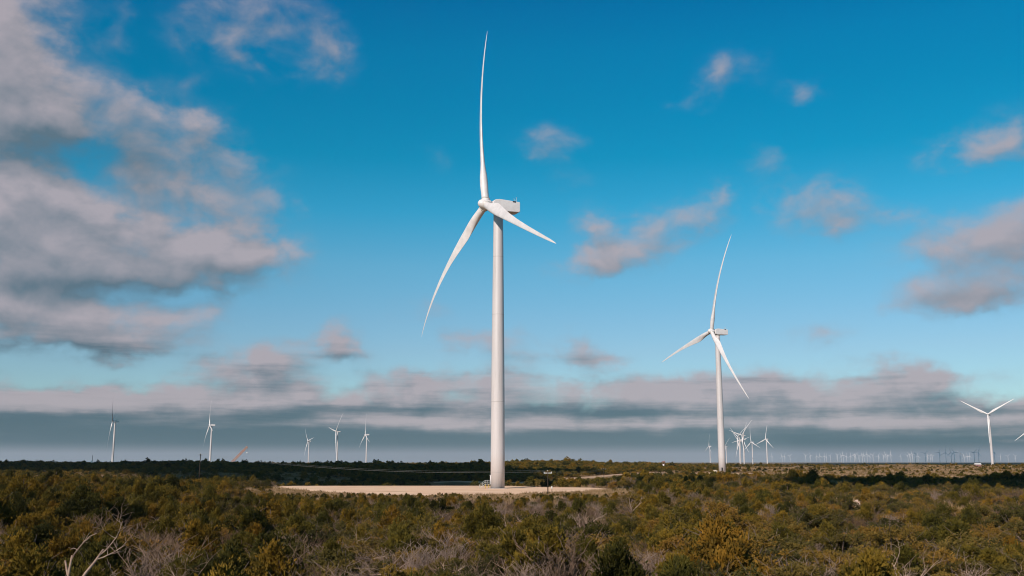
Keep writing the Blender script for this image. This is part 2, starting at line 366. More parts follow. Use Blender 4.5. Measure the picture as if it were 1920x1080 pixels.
# turbine pad: a graded sheet of pale caliche
def pad_outline():
    pts = [(500, 912.5), (570, 911), (640, 910.5), (800, 910.5), (905, 911), (960, 912), (1040, 914.5), (1130, 915), (1165, 918.5),
           (1120, 923), (1060, 926), (960, 930), (860, 932), (760, 933), (690, 931), (600, 925), (530, 917)]
    out = []
    for px, py in pts:
        u, f, w = ray_dir(px, py - (1.6 if py > 922 else 0)); t = -HC / w; out.append((u * t, f * t))
    return out
PAD = pad_outline()
def in_poly(x, y, poly):
    x = np.asarray(x); y = np.asarray(y); c = np.zeros(np.broadcast(x, y).shape, bool)
    for (x0, y0), (x1, y1) in zip(poly, poly[1:] + poly[:1]):
        c ^= ((y0 > y) != (y1 > y)) & (x < (x1 - x0) * (y - y0) / (y1 - y0 + 1e-9) + x0)
    return c
def smooth_poly(poly, it=2):
    for _ in range(it):
        poly = [q for a, b in zip(poly, poly[1:] + poly[:1]) for q in ((a[0] * .75 + b[0] * .25, a[1] * .75 + b[1] * .25), (a[0] * .25 + b[0] * .75, a[1] * .25 + b[1] * .75))]
    return poly
PADS = smooth_poly(PAD)
def pad_mesh():
    cx = sum(p[0] for p in PADS) / len(PADS); cy = sum(p[1] for p in PADS) / len(PADS); n = len(PADS); K = 24
    vs, fs = [], []
    for k in range(1, K + 1):
        for x, y in PADS:
            t = k / K; px, py = cx + (x - cx) * t, cy + (y - cy) * t
            if k == K: px += rnd.uniform(-.5, .5); py += rnd.uniform(-1, 1)
            h = .22 + .05 * rnd.random() if k < K - 1 else (.12 if k == K - 1 else -.35)
            vs.append((px, py, gz1(px, py) * (1 if k >= K - 2 else 1) + h))
    fs = [(k * n + i, k * n + (i + 1) % n, (k + 1) * n + (i + 1) % n, (k + 1) * n + i) for k in range(K - 1) for i in range(n)] + [tuple(range(n))]
    m = bpy.data.meshes.new('turbine_pad'); m.from_pydata(vs, [], fs)
    b = bmesh.new(); b.from_mesh(m); bmesh.ops.recalc_face_normals(b, faces=b.faces)
    b.to_mesh(m); b.free(); m.polygons.foreach_set('use_smooth', [True] * len(m.polygons)); m.materials.append(M['dirt']); return m
tag(link('gravel_pad', pad_mesh()), kind='structure')

ROADS = []
def road(name, pts, width, lift=.15):
    # smooth the centre line
    P = [Vector((p[0], p[1], 0)) for p in pts]; line = []
    for i in range(len(P) - 1):
        p0, p1, p2, p3 = P[max(i - 1, 0)], P[i], P[i + 1], P[min(i + 2, len(P) - 1)]
        n = max(3, int((p2 - p1).length / 4))
        for k in range(n):
            t = k / n
            line.append(.5 * ((2 * p1) + (p2 - p0) * t + (2 * p0 - 5 * p1 + 4 * p2 - p3) * t * t + (3 * p1 - p0 - 3 * p2 + p3) * t ** 3))
    line.append(P[-1]); vs = []
    for i, p in enumerate(line):
        d = (line[min(i + 1, len(line) - 1)] - line[max(i - 1, 0)]).normalized(); nrm = Vector((-d.y, d.x, 0))
        for s in (-.5, -.25, 0, .25, .5):
            q = p + nrm * (s * width * (1 + rnd.uniform(-.06, .06)))
            vs.append((q.x, q.y, gz1(q.x, q.y) + lift - (.3 if abs(s) == .5 else 0)))
    fs = [(i * 5 + k, i * 5 + k + 1, i * 5 + k + 6, i * 5 + k + 5) for i in range(len(line) - 1) for k in range(4)]
    m = bpy.data.meshes.new(name); m.from_pydata(vs, [], fs)
    b = bmesh.new(); b.from_mesh(m); bmesh.ops.recalc_face_normals(b, faces=b.faces)
    if sum(f.normal.z for f in b.faces) < 0: bmesh.ops.reverse_faces(b, faces=b.faces)
    b.to_mesh(m); b.free(); m.polygons.foreach_set('use_smooth', [True] * len(m.polygons)); m.materials.append(M['track'])
    tag(link(name, m), kind='structure'); ROADS.append((np.array([(p.x, p.y) for p in line]), width))
road('dirt_road', [on_ground(*p) for p in [(960, 906), (1000, 904), (1050, 900), (1100, 895.5), (1150, 891), (1200, 888.5), (1260, 887.5)]] + [(132, 634)], 11)
road('dirt_track', [on_ground(*p) for p in [(812, 905), (850, 903.5), (890, 904), (925, 905)]], 5)
R1P = (134.6, 648.0)
cx, cy = R1P
m = bpy.data.meshes.new('gravel_apron')
vs = []
for k in range(5):
    for i in range(40):
        a = i * math.pi / 20; r_ = (0.01, 9, 15, 19, 21)[k] * (1 + .12 * math.sin(3 * a) + (.05 * rnd.random() if k > 3 else 0))
        x_, y_ = cx + r_ * math.cos(a) * 1.3, cy + r_ * math.sin(a); vs.append((x_, y_, gz1(x_, y_) + (.18 if k < 4 else -.2)))
m.from_pydata(vs, [], [(k * 40 + i, k * 40 + (i + 1) % 40, (k + 1) * 40 + (i + 1) % 40, (k + 1) * 40 + i) for k in range(4) for i in range(40)])
m.polygons.foreach_set('use_smooth', [True] * len(m.polygons)); m.materials.append(M['track'])
tag(link('gravel_apron', m), kind='structure')

# ------------------------------------------------------------------ wind turbines
TAU = R(5)
def blade_mesh(L_=64.5, u_tip=.5, bulge=1.7, ns=44, nc=22, name='blade'):
    chord = np.array([(0, 2.45), (.05, 2.5), (.10, 2.95), (.15, 3.6), (.2, 3.95), (.27, 3.55), (.4, 2.55), (.55, 1.85), (.7, 1.4), (.85, 1.0), (.94, .68), (.98, .4), (1, .08)])
    thick = np.array([(0, 1), (.05, .98), (.1, .75), (.15, .55), (.2, .42), (.3, .33), (.5, .25), (.8, .19), (1, .16)])
    twist = np.array([(0, 16), (.2, 13), (.4, 7), (.7, 2.5), (1, -1)])
    S = np.concatenate([np.linspace(0, .25, ns // 3)[:-1], np.linspace(.25, .94, ns // 2)[:-1], np.linspace(.94, 1, 8)])
    vs = []
    for s in S:
        c = np.interp(s, *chord.T); t = np.interp(s, *thick.T); be = math.radians(np.interp(s, *twist.T)); mix = float(sm(.04, .2, s))
        r = 1.3 + s * (L_ - 1.3); u = u_tip * s + 4 * bulge * s * (1 - s)
        for k in range(nc):
            a = 2 * math.pi * k / nc; xc = .5 * (1 + math.cos(a))              # 1 = trailing edge
            circ = (xc - .5, .5 * math.sin(a))
            th = 5 * t * (.2969 * math.sqrt(xc) - .126 * xc - .3516 * xc ** 2 + .2843 * xc ** 3 - .1015 * xc ** 4)
            foil = (xc - .32, (th if math.sin(a) >= 0 else -th * .8) + .02 * math.sin(math.pi * xc))
            q = circ[0] * (1 - mix) + foil[0] * mix; w = circ[1] * (1 - mix) + foil[1] * mix
            q *= c; w *= c
            le = (-math.sin(be), -math.cos(be)); n = (math.cos(be), -math.sin(be))   # (x, y) of leading edge and suction side
            vs.append((-u - q * le[0] + w * n[0], -q * le[1] + w * n[1], r))
    m = len(S)
    F = [(i * nc + k, i * nc + (k + 1) % nc, (i + 1) * nc + (k + 1) % nc, (i + 1) * nc + k) for i in range(m - 1) for k in range(nc)]
    mb = MB(); mb.add(vs, F + [tuple(range(nc)), tuple((m - 1) * nc + k for k in range(nc))], True)
    return mb.mesh(name, M['white'])
def tower_profile(HH):
    return [(2.2, 0), (2.2, HH * .12), (2.15, HH * .3), (2.02, HH * .5), (1.82, HH * .72), (1.58, HH * .97), (1.56, HH)]
def tower_mesh(HH, n=48):
    mb = MB(); mb.lathe(tower_profile(HH), n); return mb.mesh('tower', M['tower'])
def nacelle_mesh():
    prof = [(-2.5, -1.35), (-2.5, 1.35), (-1.6, 1.95), (-.2, 2.2), (6.9, 1.85), (7.05, 1.6), (7.05, -1.45), (6.4, -1.7), (-1.2, -1.85)]
    bm = bmesh.new()
    lo = [bm.verts.new((x, -1.95, z)) for x, z in prof]; hi = [bm.verts.new((x, 1.95, z)) for x, z in prof]
    n = len(prof); bm.faces.new(lo); bm.faces.new(hi[::-1])
    for i in range(n): bm.faces.new((lo[i], hi[i], hi[(i + 1) % n], lo[(i + 1) % n]))
    bmesh.ops.recalc_face_normals(bm, faces=bm.faces)
    bmesh.ops.bevel(bm, geom=[e for e in bm.edges], offset=.22, segments=3, affect='EDGES', profile=.5)
    me = bpy.data.meshes.new('nacelle'); bm.to_mesh(me); bm.free(); me.materials.append(M['white']); return me
def hub_mesh():
    mb = MB(); mb.lathe([(.05, -2.6), (.5, -2.5), (1.0, -2.15), (1.45, -1.4), (1.68, -.5), (1.7, .6), (1.6, 1.4), (1.45, 1.7)], 32, 'x')
    for k in range(3):
        a = k * 2 * math.pi / 3; d = Vector((0, -math.sin(a), math.cos(a)))
        mb.tube([d * .4, d * 1.85], 1.38, 28)
    return mb.mesh('hub', M['white'])
def ring_mesh():
    mb = MB(); mb.lathe([(1.2, 1.75), (1.43, 1.75), (1.43, 1.98), (1.2, 1.98)], 28); return mb.mesh('bearing_ring', M['steel'])
def vent_mesh():
    mb = MB(); mb.box((4.9, -1.86, 1.72), (1.1, .3, .42), Matrix.Rotation(R(2.6), 3, 'Y')); return mb.mesh('roof_hatch', M['dark'])
def mast_mesh():
    mb = MB()
    for y in (-.9, .9):
        mb.tube([(6.1, y, 1.75), (6.1, y, 3.5)], .05, 6); mb.box((6.1, y, 3.5), (.45, .08, .1))
    mb.tube([(6.1, -.9, 2.7), (6.1, .9, 2.7)], .04, 6); return mb.mesh('sensor_mast', M['steel'])
def collar_mesh():
    mb = MB(); mb.lathe([(1.5, -.25), (1.72, -.25), (1.72, .12), (1.5, .12)], 32); return mb.mesh('yaw_collar', M['steel'])
SH = dict(blade=blade_mesh(), tower=tower_mesh(89), nacelle=nacelle_mesh(), hub=hub_mesh(), ring=ring_mesh(), vent=vent_mesh(), mast=mast_mesh(), collar=collar_mesh())

def turbine(x, y, psi, th, label, group, scale=1.0, blades=None, full=True, HH=89.0, z=None, u=None):
    """psi: how far the rotor is turned, th: rotor phase; parts share meshes"""
    root = empty('wind_turbine', (x, y, (gz1(x, y) if z is None else z) - .1), R(psi)); root.scale = (scale,) * 3
    tag(root, label, 'wind turbine', group)
    link('tower', SH['tower'], root)
    if full:
        link('yaw_collar', SH['collar'], root, (0, 0, HH - .35))
    nac = link('nacelle', SH['nacelle'], root, mat=Matrix.Translation((0, 0, HH + 1.9)))
    if full:
        link('roof_hatch', SH['vent'], nac); link('sensor_mast', SH['mast'], nac)
    hubm = Matrix.Translation((0, 0, HH + 1.9)) @ Matrix.Rotation(TAU, 4, 'Y') @ Matrix.Translation((-4.6, 0, 0))
    link('hub', SH['hub'], root, mat=hubm @ Matrix.Rotation(R(th), 4, 'X'))
    for k in range(3):
        m = hubm @ Matrix.Rotation(R(th + 120 * k), 4, 'X')
        b = link('blade', blades[k] if blades else SH['blade'], root, mat=m)
        if full: link('bearing_ring', SH['ring'], b)
    return root

# the near turbine on its pad: order of phases 113.5 (low, towards us), 233.5 (low, far), 353.5 (up)
main_blades = [blade_mesh(64.5, 1.0, 1.7), blade_mesh(64.5, .9, 2.9), blade_mesh(64.5, 2.2, 2.0)]
MT = (-4.5, 318.0)
t0 = turbine(*MT, 23.4, 113.5, 'tall white wind turbine on the pale gravel pad with a metal stair at its foot', 'wind turbines', blades=main_blades, z=.3)
def main_foot(root):
    rot = Matrix.Rotation(-R(23.4), 4, 'Z')     # the stair faces the camera's side, not the rotor
    f = MB(); f.lathe([(3.3, -.4), (3.3, .06), (2.6, .22), (2.6, .1)], 40); f.build('foundation', M['concrete'], root, mat=rot)
    for z in (27.0, 55.0, 74.0):
        r_ = float(np.interp(z, [p[1] for p in tower_profile(89)], [p[0] for p in tower_profile(89)]))
        s = MB(); s.lathe([(r_ - .1, z - .06), (r_ + .012, z - .06), (r_ + .012, z + .06), (r_ - .1, z + .06)], 48); s.build('seam_ring', M['joint'], root)
    d = MB(); d.box((-2.2, 0, 2.75), (.35, 1.0, 2.6)); d.box((-2.25, 0, 4.12), (.55, 1.3, .12)); door = d.build('door', M['white'], root, mat=rot)
    h = MB(); h.box((-2.42, -.35, 2.6), (.08, .06, .3)); h.build('handle', M['dark'], door)
    p = MB(); p.box((-3.05, 0, 1.36), (1.7, 1.4, .12)); pl = p.build('platform', M['steel'], root, mat=rot)
    for y in (-.6, .6):
        for x_ in (-3.8, -2.9): lg = MB(); lg.tube([(x_, y, -.1), (x_, y, 1.3)], .07, 6); lg.build('leg', M['yellow'], pl)
    s = MB()
    for y in (-.62, .62):
        s.tube([(-3.9, y, 1.36), (-5.7, y, .02)], .1, 6)
    for k in range(6): s.box((-4.1 - k * .28, 0, 1.2 - k * .21), (.26, 1.2, .05))
    s.build('stair', M['steel'], root, mat=rot)
    hr = MB()
    for y in (-.68, .68):
        for dz in (.55, 1.1):
            hr.tube([(-2.3, y, 1.42 + dz), (-3.9, y, 1.42 + dz), (-5.7, y, .06 + dz)], .045, 6)
        for x_, zb in ((-2.4, 1.42), (-3.1, 1.42), (-3.9, 1.42), (-4.8, .75), (-5.7, .06)): hr.tube([(x_, y, zb), (x_, y, zb + 1.1)], .04, 6)
    hr.build('handrail', M['steel'], root, mat=rot)
main_foot(t0)
r1b = [blade_mesh(64.5, .2, 1.6), blade_mesh(64.5, -.6, 1.6), blade_mesh(64.5, -.3, 2.6)]
t1 = turbine(*R1P, 22.3, 16.8, 'second largest white wind turbine, behind the dirt road with a cream box at its foot', 'wind turbines', blades=[r1b[2], r1b[0], r1b[1]])
dd = MB(); dd.box((-1.2, -1.85, 2.3), (1.0, .4, 2.4)); dd.build('door', M['dark'], t1)

def base(px, D): u, f, w = ray_dir(px, 870); return u / f * D
MID = [  # px of the foot, distance, rotor turn, phase, scale, label
    (210.5, 2012, 16.2, 48.2, 1.0, 'distant white turbine with a dark shaded nacelle and upright blade above the treeline'),
    (393.5, 2010, 25.4, 103.5, .9, 'distant white turbine beside the crane boom and dark pole, one blade straight up'),
    (578, 3891, 32, 79.2, 1.0, 'smallest white turbine above the dark treeline, next to the crane side'),
    (631.5, 2699, 29.5, 41.7, 1.0, 'white turbine above the treeline with one blade hanging beside its tower and one tilted high'),
    (686.5, 3007, 24.2, 112.2, 1.0, 'slim white turbine nearest the big tower on the treeline, rotor like an upside down Y'),
    (1388, 3253, 16.4, 60, 1.0, 'white turbine in the tight cluster, its tower standing closest to the second largest turbine'),
    (1395.6, 3065, 26, 45.4, 1.0, 'tallest white turbine of the tight cluster beside the second largest turbine'),
    (1411.7, 4091, 25, 112, 1.0, 'white turbine between the tight cluster and the lone turbine past it, one blade upright'),
    (1439, 2770, 31, 128.6, .8, 'white turbine at the outer end of the cluster with a long blade pointing sideways'),
    (1396.2, 3600, 24, 20, 1.0, 'white turbine half hidden behind the tallest tower of the cluster'),
    (1389.2, 4000, 28, 75, 1.0, 'white turbine half hidden in the cluster, nacelle showing under the taller ones'),
    (1332, 4400, 8, 5, .88, 'faint slender white turbine alone, just short of the second largest turbine'),
    (1362.5, 4600, 14, 52, .92, 'white turbine peeking out from behind the second largest tower'),
]
r2b = [blade_mesh(50, .3, 1.0)] * 3
for px, D, ps, th, s, lab in MID:
    turbine(base(px, D), D, ps, th, lab, 'wind turbines', s, blades=r2b if px == 1439 else None, full=False)
turbine(base(1861, 1450), 1450, 52, 60, 'white turbine facing us with two blades in a V, above the dark plain', 'wind turbines', .84, blades=r2b, full=False)
turbine(base(1960, 1750), 1750, 70, 112, 'turbine cut off by the picture edge, only a blade tip in view', 'wind turbines', .9, full=False)

# the far rows on the horizon: one light mesh each
def far_mesh(th, psi):
    mb = MB(); mb.lathe([(1.9, 0), (1.2, 80)], 8); mb.box((1.8, 0, 82), (10, 3, 3))
    hub = Matrix.Translation((0, 0, 82)) @ Matrix.Rotation(TAU, 4, 'Y') @ Matrix.Translation((-5, 0, 0))
    for k in range(3):
        m = hub @ Matrix.Rotation(R(th + 120 * k), 4, 'X')
        ring = []
        for r_, c, t in ((1, 1.1, 1.1), (10, 1.5, .7), (30, .9, .4), (48, .2, .12)):
            ring += [m @ Vector((sx * t, sy * c, r_)) for sx, sy in ((-1, 0), (0, 1), (1, 0), (0, -1))]
        mb.add(ring, [(i * 4 + q, i * 4 + (q + 1) % 4, i * 4 + 4 + (q + 1) % 4, i * 4 + 4 + q) for i in range(3) for q in range(4)] + [(12, 13, 14, 15), (0, 1, 2, 3)])
    mb.lathe([(.1, -7.5), (1.5, -5.5), (1.6, -3.4)], 8, 'x'); 
    n = len(mb.v) - 24
    mb.v[n:] = [(v[0], v[1], v[2] + 82) for v in mb.v[n:]]
    return mb.mesh('wind_turbine', M['white'])
FARM = [far_mesh(t, 0) for t in (5, 25, 48, 70, 95, 110)]
WHITE = [(1448, 857), (1472, 858), (1482, 857), (1511.5, 855), (1520.6, 855), (1538, 856), (1546.4, 856), (1550, 856), (1557.6, 856), (1571, 854), (1578, 855), (1581.7, 854), (1595.7, 856), (1602.6, 855), (1605.4, 854), (1611.7, 856), (1617.5, 853), (1621, 855), (1626.6, 852.5), (1631.8, 856), (1638, 854), (1657.6, 855), (1662, 853.5), (1665, 855), (1671.3, 852.5), (1690, 857), (1703.4, 855), (1707.4, 853), (1712, 852), (1717, 850.5), (1722, 857), (1739.5, 856), (1745, 857), (1749, 856), (1809, 857), (1815, 856), (1819, 856), (1877, 857), (1891, 859), (1905, 860), (1467, 859), (1532, 858), (1588, 857), (1648, 857)]
for i, (px, hy) in enumerate(WHITE):
    D = 81 * FPX / max(8, 867.2 - hy) * .98
    D = min(D, 13000); x_ = base(px, D)
    o = link('wind_turbine', FARM[i % 6], None, (x_, D, gz1(x_, D) - 1)); o.rotation_euler = (0, 0, R(20 + rnd.uniform(-10, 25)))
    tag(o, 'tiny pale wind turbine in the hazy row on the far horizon', 'wind turbine', 'pale turbines along the far horizon')
for i, (px, hy) in enumerate([(1736, 850.5), (1762.8, 848), (1774.5, 848.5), (1784.5, 848.5), (1790.5, 847.5), (1802, 851), (1828, 849), (1836, 847), (1866, 848)]):
    D = 82 * FPX / (868 - hy); x_ = base(px, D)
    o = link('wind_turbine', FARM[(i * 5 + 2) % 6], None, (x_, D, gz1(x_, D) - 1)); o.rotation_euler = (0, 0, R(25 + rnd.uniform(-10, 25)))
    tag(o, 'small grey wind turbine standing in cloud shade over the dark far plain', 'wind turbine', 'shaded turbines over the far plain')

# ------------------------------------------------------------------ crane, poles, boxes
def lattice(mb, a, b, w0, w1, n, r_):
    a, b = Vector(a), Vector(b); d = (b - a).normalized(); u = d.cross(Vector((0, 1, 0))).normalized(); v = Vector((0, 1, 0))
    P = [[a + (b - a) * (i / n) + (u * su + v * sv) * (w0 + (w1 - w0) * i / n) / 2 for su, sv in ((-1, -1), (1, -1), (1, 1), (-1, 1))] for i in range(n + 1)]
    for k in range(4): mb.tube([p[k] for p in P], r_, 5)
    for i in range(n):
        for k in range(4):
            j = (k + 1) % 4
            mb.tube([P[i][k], P[i + 1][j]], r_ * .6, 4); mb.tube([P[i][j], P[i + 1][k]], r_ * .6, 4); mb.tube([P[i][k], P[i][j]], r_ * .6, 4)
CD = 1450.0
cxx = base(427, CD); cz = gz1(cxx, CD); K = CD / FPX
crane = empty('crawler_crane', (cxx, CD, cz)); tag(crane, 'orange lattice boom crane rising from behind the dark treeline', 'crane')
body = MB(); body.box((-.5, 0, 2.6), (8, 3.4, 2.6)); body.box((-4.4, 0, 2.8), (2, 3.6, 3)); body.build('body', M['orange'], crane)
for y in (-2.2, 2.2):
    tr = MB(); tr.tube([(-4, y, .6), (4, y, .6)], .75, 8); tr.box((0, y, .65), (8, 1.0, 1.3)); tr.build('track', M['dark'], crane)
cab = MB(); cab.box((3.0, -1.4, 3.4), (2.0, 1.6, 2.4)); cab.build('cab', M['cream'], crane)
tipx, tipz = (462 - 427) * K, HC - cz + (868 - 838) * K
bo = MB(); lattice(bo, (2, 0, 2.5), (tipx, 0, tipz), 2.9, 2.0, 12, .28); bo.build('boom', M['orange'], crane)
ln = MB(); ln.tube([(tipx, 0, tipz), (tipx - .2, 0, tipz - 8)], .12, 5); ln.build('hoist_line', M['wire'], crane)
hk = MB(); hk.lathe([(.1, tipz - 10.2), (.9, tipz - 9.6), (.9, tipz - 8.6), (.2, tipz - 8)], 12); hk.build('hook_block', M['roofmetal'], crane, (tipx - .2, 0, 0))

def pole(px, D, h, arm, arm_rz, label, insul=True, z=None):
    x_, y_ = base(px, D), D; zz = gz1(x_, y_) if z is None else z
    o = empty('utility_pole', (x_, y_, zz)); tag(o, label, 'utility pole', 'poles of the power line')
    p = MB(); p.tube([(0, 0, -.4), (0, 0, h * .5), (0, 0, h)], [.16, .14, .11], 10); p.build('post', M['wood'], o)
    rot = Matrix.Rotation(arm_rz, 3, 'Z')
    a = MB(); a.box((0, 0, h - .45), (arm, .14, .16), rot); ao = a.build('crossarm', M['glass' if insul else 'wood'], o, (0, 0, 0))
    tops = []
    for s in (-.46, 0, .46):
        q = rot @ Vector((s * arm, 0, 0)); zt = h - .37 if s else h
        i_ = MB(); i_.lathe([(.05, 0), (.09, .05), (.05, .12), (.08, .18), (.03, .25)], 8); i_.build('insulator', M['glass'], ao, (q.x, q.y, zt))
        tops.append(Vector((x_ + q.x, y_ + q.y, zz + zt + .25)))
    return tops
zA = 8.1 - 250 * (883 - 868) / FPX - 7.6
tA = pole(1027, 250, 7.6, 2.0, 0.15, 'dark utility pole with a pale crossarm standing in front of the gravel pad', z=zA)
tB = pole(375, 335, HC + 17 / FPX * 335 - gz1(base(375, 335), 335), 2.0, 1.3, 'tall bare dark utility pole in the scrub beside the crane', insul=False)
xC = base(1132, 430)
tC = pole(1132, 430, HC - 10 / FPX * 430 - gz1(xC, 430), 2.2, .5, 'short looking dark utility pole beside the pale dirt road', insul=False)
def wires(ta, tb, sag, label):
    for a, b in zip(ta, tb):
        mb = MB(); mb.tube([a.lerp(b, t) - Vector((0, 0, 4 * sag * t * (1 - t))) for t in np.linspace(0, 1, 25)], .007, 4)
        tag(mb.build('power_line', M['wire']), label, 'power line', 'wires of the power line')
wires(tB, tA, 2.2, 'thin power wire sagging between the two utility poles in front of the turbine')
wires(tA, tC, 1.0, 'thin power wire running on to the pole by the dirt road')

x_, y_ = base(1034.5, 262), 262
mk = empty('marker_post', (x_, y_, gz1(x_, y_))); tag(mk, 'short marker post with a pale cap at the edge of the gravel pad', 'marker post')
p = MB(); p.tube([(0, 0, -.2), (0, 0, 1.5)], .07, 8); p.build('post', M['wood'], mk)
p = MB(); p.lathe([(.1, 1.5), (.13, 1.55), (.13, 2.15), (.06, 2.25)], 10); p.build('cap', M['glass'], mk)

x_, y_ = R1P[0] - 5.2, R1P[1] - 3
tb = empty('transformer_box', (x_, y_, gz1(x_, y_) + .1)); tag(tb, 'cream transformer box on the ground at the foot of the second largest turbine', 'transformer')
p = MB(); p.box((0, 0, .95), (2.3, 1.8, 1.7)); p.box((0, -.05, 1.84), (2.45, 2.0, .12)); p.build('cabinet', M['cream'], tb)
p = MB(); p.box((-.55, -.92, .95), (1.0, .06, 1.4)); p.box((.55, -.92, .95), (1.0, .06, 1.4)); p.build('door', M['cream'], tb)
p = MB(); p.box((0, 0, .03), (2.8, 2.3, .16)); p.build('plinth', M['concrete'], tb)

# white tank with a red-framed stand on the skyline past the dirt road
D = 930; x_ = base(1244, D); z_ = gz1(x_, D)
tk = empty('water_tank', (x_, D, z_)); tk.scale = (.8, .8, .8); tag(tk, 'small white tank with a reddish frame on the skyline above the dirt road', 'tank')
p = MB(); p.lathe([(.9, 0), (.95, .2), (.95, 5.2), (.5, 5.7)], 16); p.build('tank', M['white'], tk)
p = MB()
for s in (-1.4, 1.4): p.tube([(s, -.6, 0), (s, -.6, 8.6)], .12, 6); p.tube([(s, .6, 0), (s, .6, 8.6)], .12, 6)
p.box((0, 0, 8.3), (3.2, 1.5, 1.1)); p.build('frame', M['redwall'], tk)
# mast on the treeline
D = 960; x_ = base(172.5, D); z_ = gz1(x_, D)
ms = empty('antenna_mast', (x_, D, z_)); tag(ms, 'thin dark mast with a small white box on the treeline beside the shaded turbine', 'mast')
p = MB(); p.tube([(0, 0, 0), (0, 0, 11)], [.3, .14], 6); p.build('pole', M['dark'], ms)
p = MB(); p.box((-.4, -.3, 4.9), (1.2, .8, 1.5)); p.build('box', M['roofmetal'], ms)
p = MB(); p.tube([(-1.6, 0, 0), (0, 0, 7)], .1, 5); p.tube([(1.6, 0, 0), (0, 0, 7)], .1, 5); p.build('brace', M['steel'], ms)
# shed on the edge of the dark plain
D = 880; x_ = base(1833, D); z_ = gz1(x_, D)
sd = empty('farm_shed', (x_, D, z_)); sd.scale = (.75, .75, .75); tag(sd, 'small dull red shed with a bright white roof beside the V bladed turbine', 'shed')
p = MB(); p.box((0, 0, 1.9), (6.4, 4, 3.8)); p.build('wall', M['redwall'], sd)
p = MB(); p.add([(-3.6, -2.4, 3.7), (3.6, -2.4, 3.7), (3.6, 0, 5.0), (-3.6, 0, 5.0), (3.6, 2.4, 3.7), (-3.6, 2.4, 3.7)], [(0, 1, 2, 3), (3, 2, 4, 5), (0, 3, 5), (1, 4, 2), (0, 5, 4, 1)]); p.build('roof', M['roofmetal'], sd)
p = MB(); p.box((-1, -2.03, 1.2), (1.6, .1, 2.4)); p.build('door', M['dark'], sd)

# ------------------------------------------------------------------ plants
def sprays(C, D, ln, wd, cross=True):
    """leaf sprays: quads at C pointing along D"""
    n = len(C); a = rng.normal(size=(n, 3)); D = D / (np.linalg.norm(D, axis=1, keepdims=True) + 1e-9)
    s = np.cross(D, a); s /= np.linalg.norm(s, axis=1, keepdims=True) + 1e-9
    ln = ln * rng.uniform(.6, 1.4, (n, 1)); wd = wd * rng.uniform(.6, 1.4, (n, 1))
    q = np.stack([C - s * wd * .35, C + D * ln * .55 - s * wd * .5, C + D * ln, C + D * ln * .5 + s * wd * .5], 1)
    qs = [q]
    if cross:
        t = np.cross(D, s); qs.append(np.stack([C - t * wd * .35, C + D * ln * .5 - t * wd * .5, C + D * ln * .9, C + D * ln * .55 + t * wd * .5], 1))
    return np.concatenate(qs).reshape(-1, 3)
def quads(V): return np.arange(len(V)).reshape(-1, 4)
def lobes(kind, r_):
    H = {'juniper': r_.uniform(2.6, 4.6), 'oak': r_.uniform(2.0, 3.5)}[kind]; Rr = {'juniper': r_.uniform(1.3, 2.2), 'oak': r_.uniform(1.5, 2.6)}[kind]
    out = []
    n = {'juniper': 36, 'oak': 46}[kind]
    p1, p2, a1, a2 = r_.uniform(0, 6.283), r_.uniform(0, 6.283), r_.uniform(.2, .4), r_.uniform(.1, .3)
    tops = [(r_.uniform(0, 6.283), r_.uniform(.2, .8), r_.uniform(.6, 1.0)) for _ in range(4)]     # several leaders of unequal height
    for i in range(n):
        t = r_.random() ** .8; a = r_.uniform(0, 6.283)
        ta, tr, th = tops[i % 4]; hmax = H * th
        h = hmax * (.12 + .83 * t)
        prof = (1 - t ** 1.6) if kind == 'juniper' else math.sqrt(max(0.05, 1 - (1.6 * t - .55) ** 2))
        rim = Rr * (1 + a1 * math.sin(2 * a + p1) + a2 * math.sin(3 * a + p2))
        rad = rim * prof * math.sqrt(r_.random()) * .9
        x0, y0 = tr * Rr * .6 * t * math.cos(ta), tr * Rr * .6 * t * math.sin(ta)
        s = r_.uniform(.22, .52) if kind == 'juniper' else r_.uniform(.18, .46)
        out.append((x0 + rad * math.cos(a), y0 + rad * math.sin(a), max(h, s * .7), s, s * r_.uniform(1.0, 2.0) if kind == 'juniper' else s * r_.uniform(.55, 1.0)))
    return H, Rr, out
def crown_verts(kind, seed, per, ln, wd, cross=True):
    r_ = random.Random(seed); H, Rr, lb = lobes(kind, r_); Cs, Ds = [], []
    for x, y, z, s, sv in lb:
        n = int(per * (s / .6) ** 2)
        d = rng.normal(size=(n, 3)); d /= np.linalg.norm(d, axis=1, keepdims=True)
        # knobs on the lobe so that it breaks into tufts
        kn = rng.normal(size=(9, 3)); kn /= np.linalg.norm(kn, axis=1, keepdims=True)
        near = (d @ kn.T).max(1)
        rad = (.62 + .42 * np.clip((near - .6) / .4, 0, 1) + rng.normal(size=n) * .07)[:, None] * (rng.random((n, 1)) ** .35 * .6 + .45) * np.where(rng.random((n, 1)) < .12, rng.uniform(1.1, 1.75, (n, 1)), 1)
        C = np.array([x, y, z]) + d * rad * np.array([s, s, sv])
        if kind == 'juniper': Dd = d * .7 + np.array([0, 0, .9]) + rng.normal(size=(n, 3)) * .35
        else: Dd = d * .8 + np.array([0, 0, .25]) + rng.normal(size=(n, 3)) * .8
        k = C[:, 2] > .05
        Cs.append(C[k]); Ds.append(Dd[k])
    return H, Rr, lb, sprays(np.concatenate(Cs), np.concatenate(Ds), ln, wd, cross)
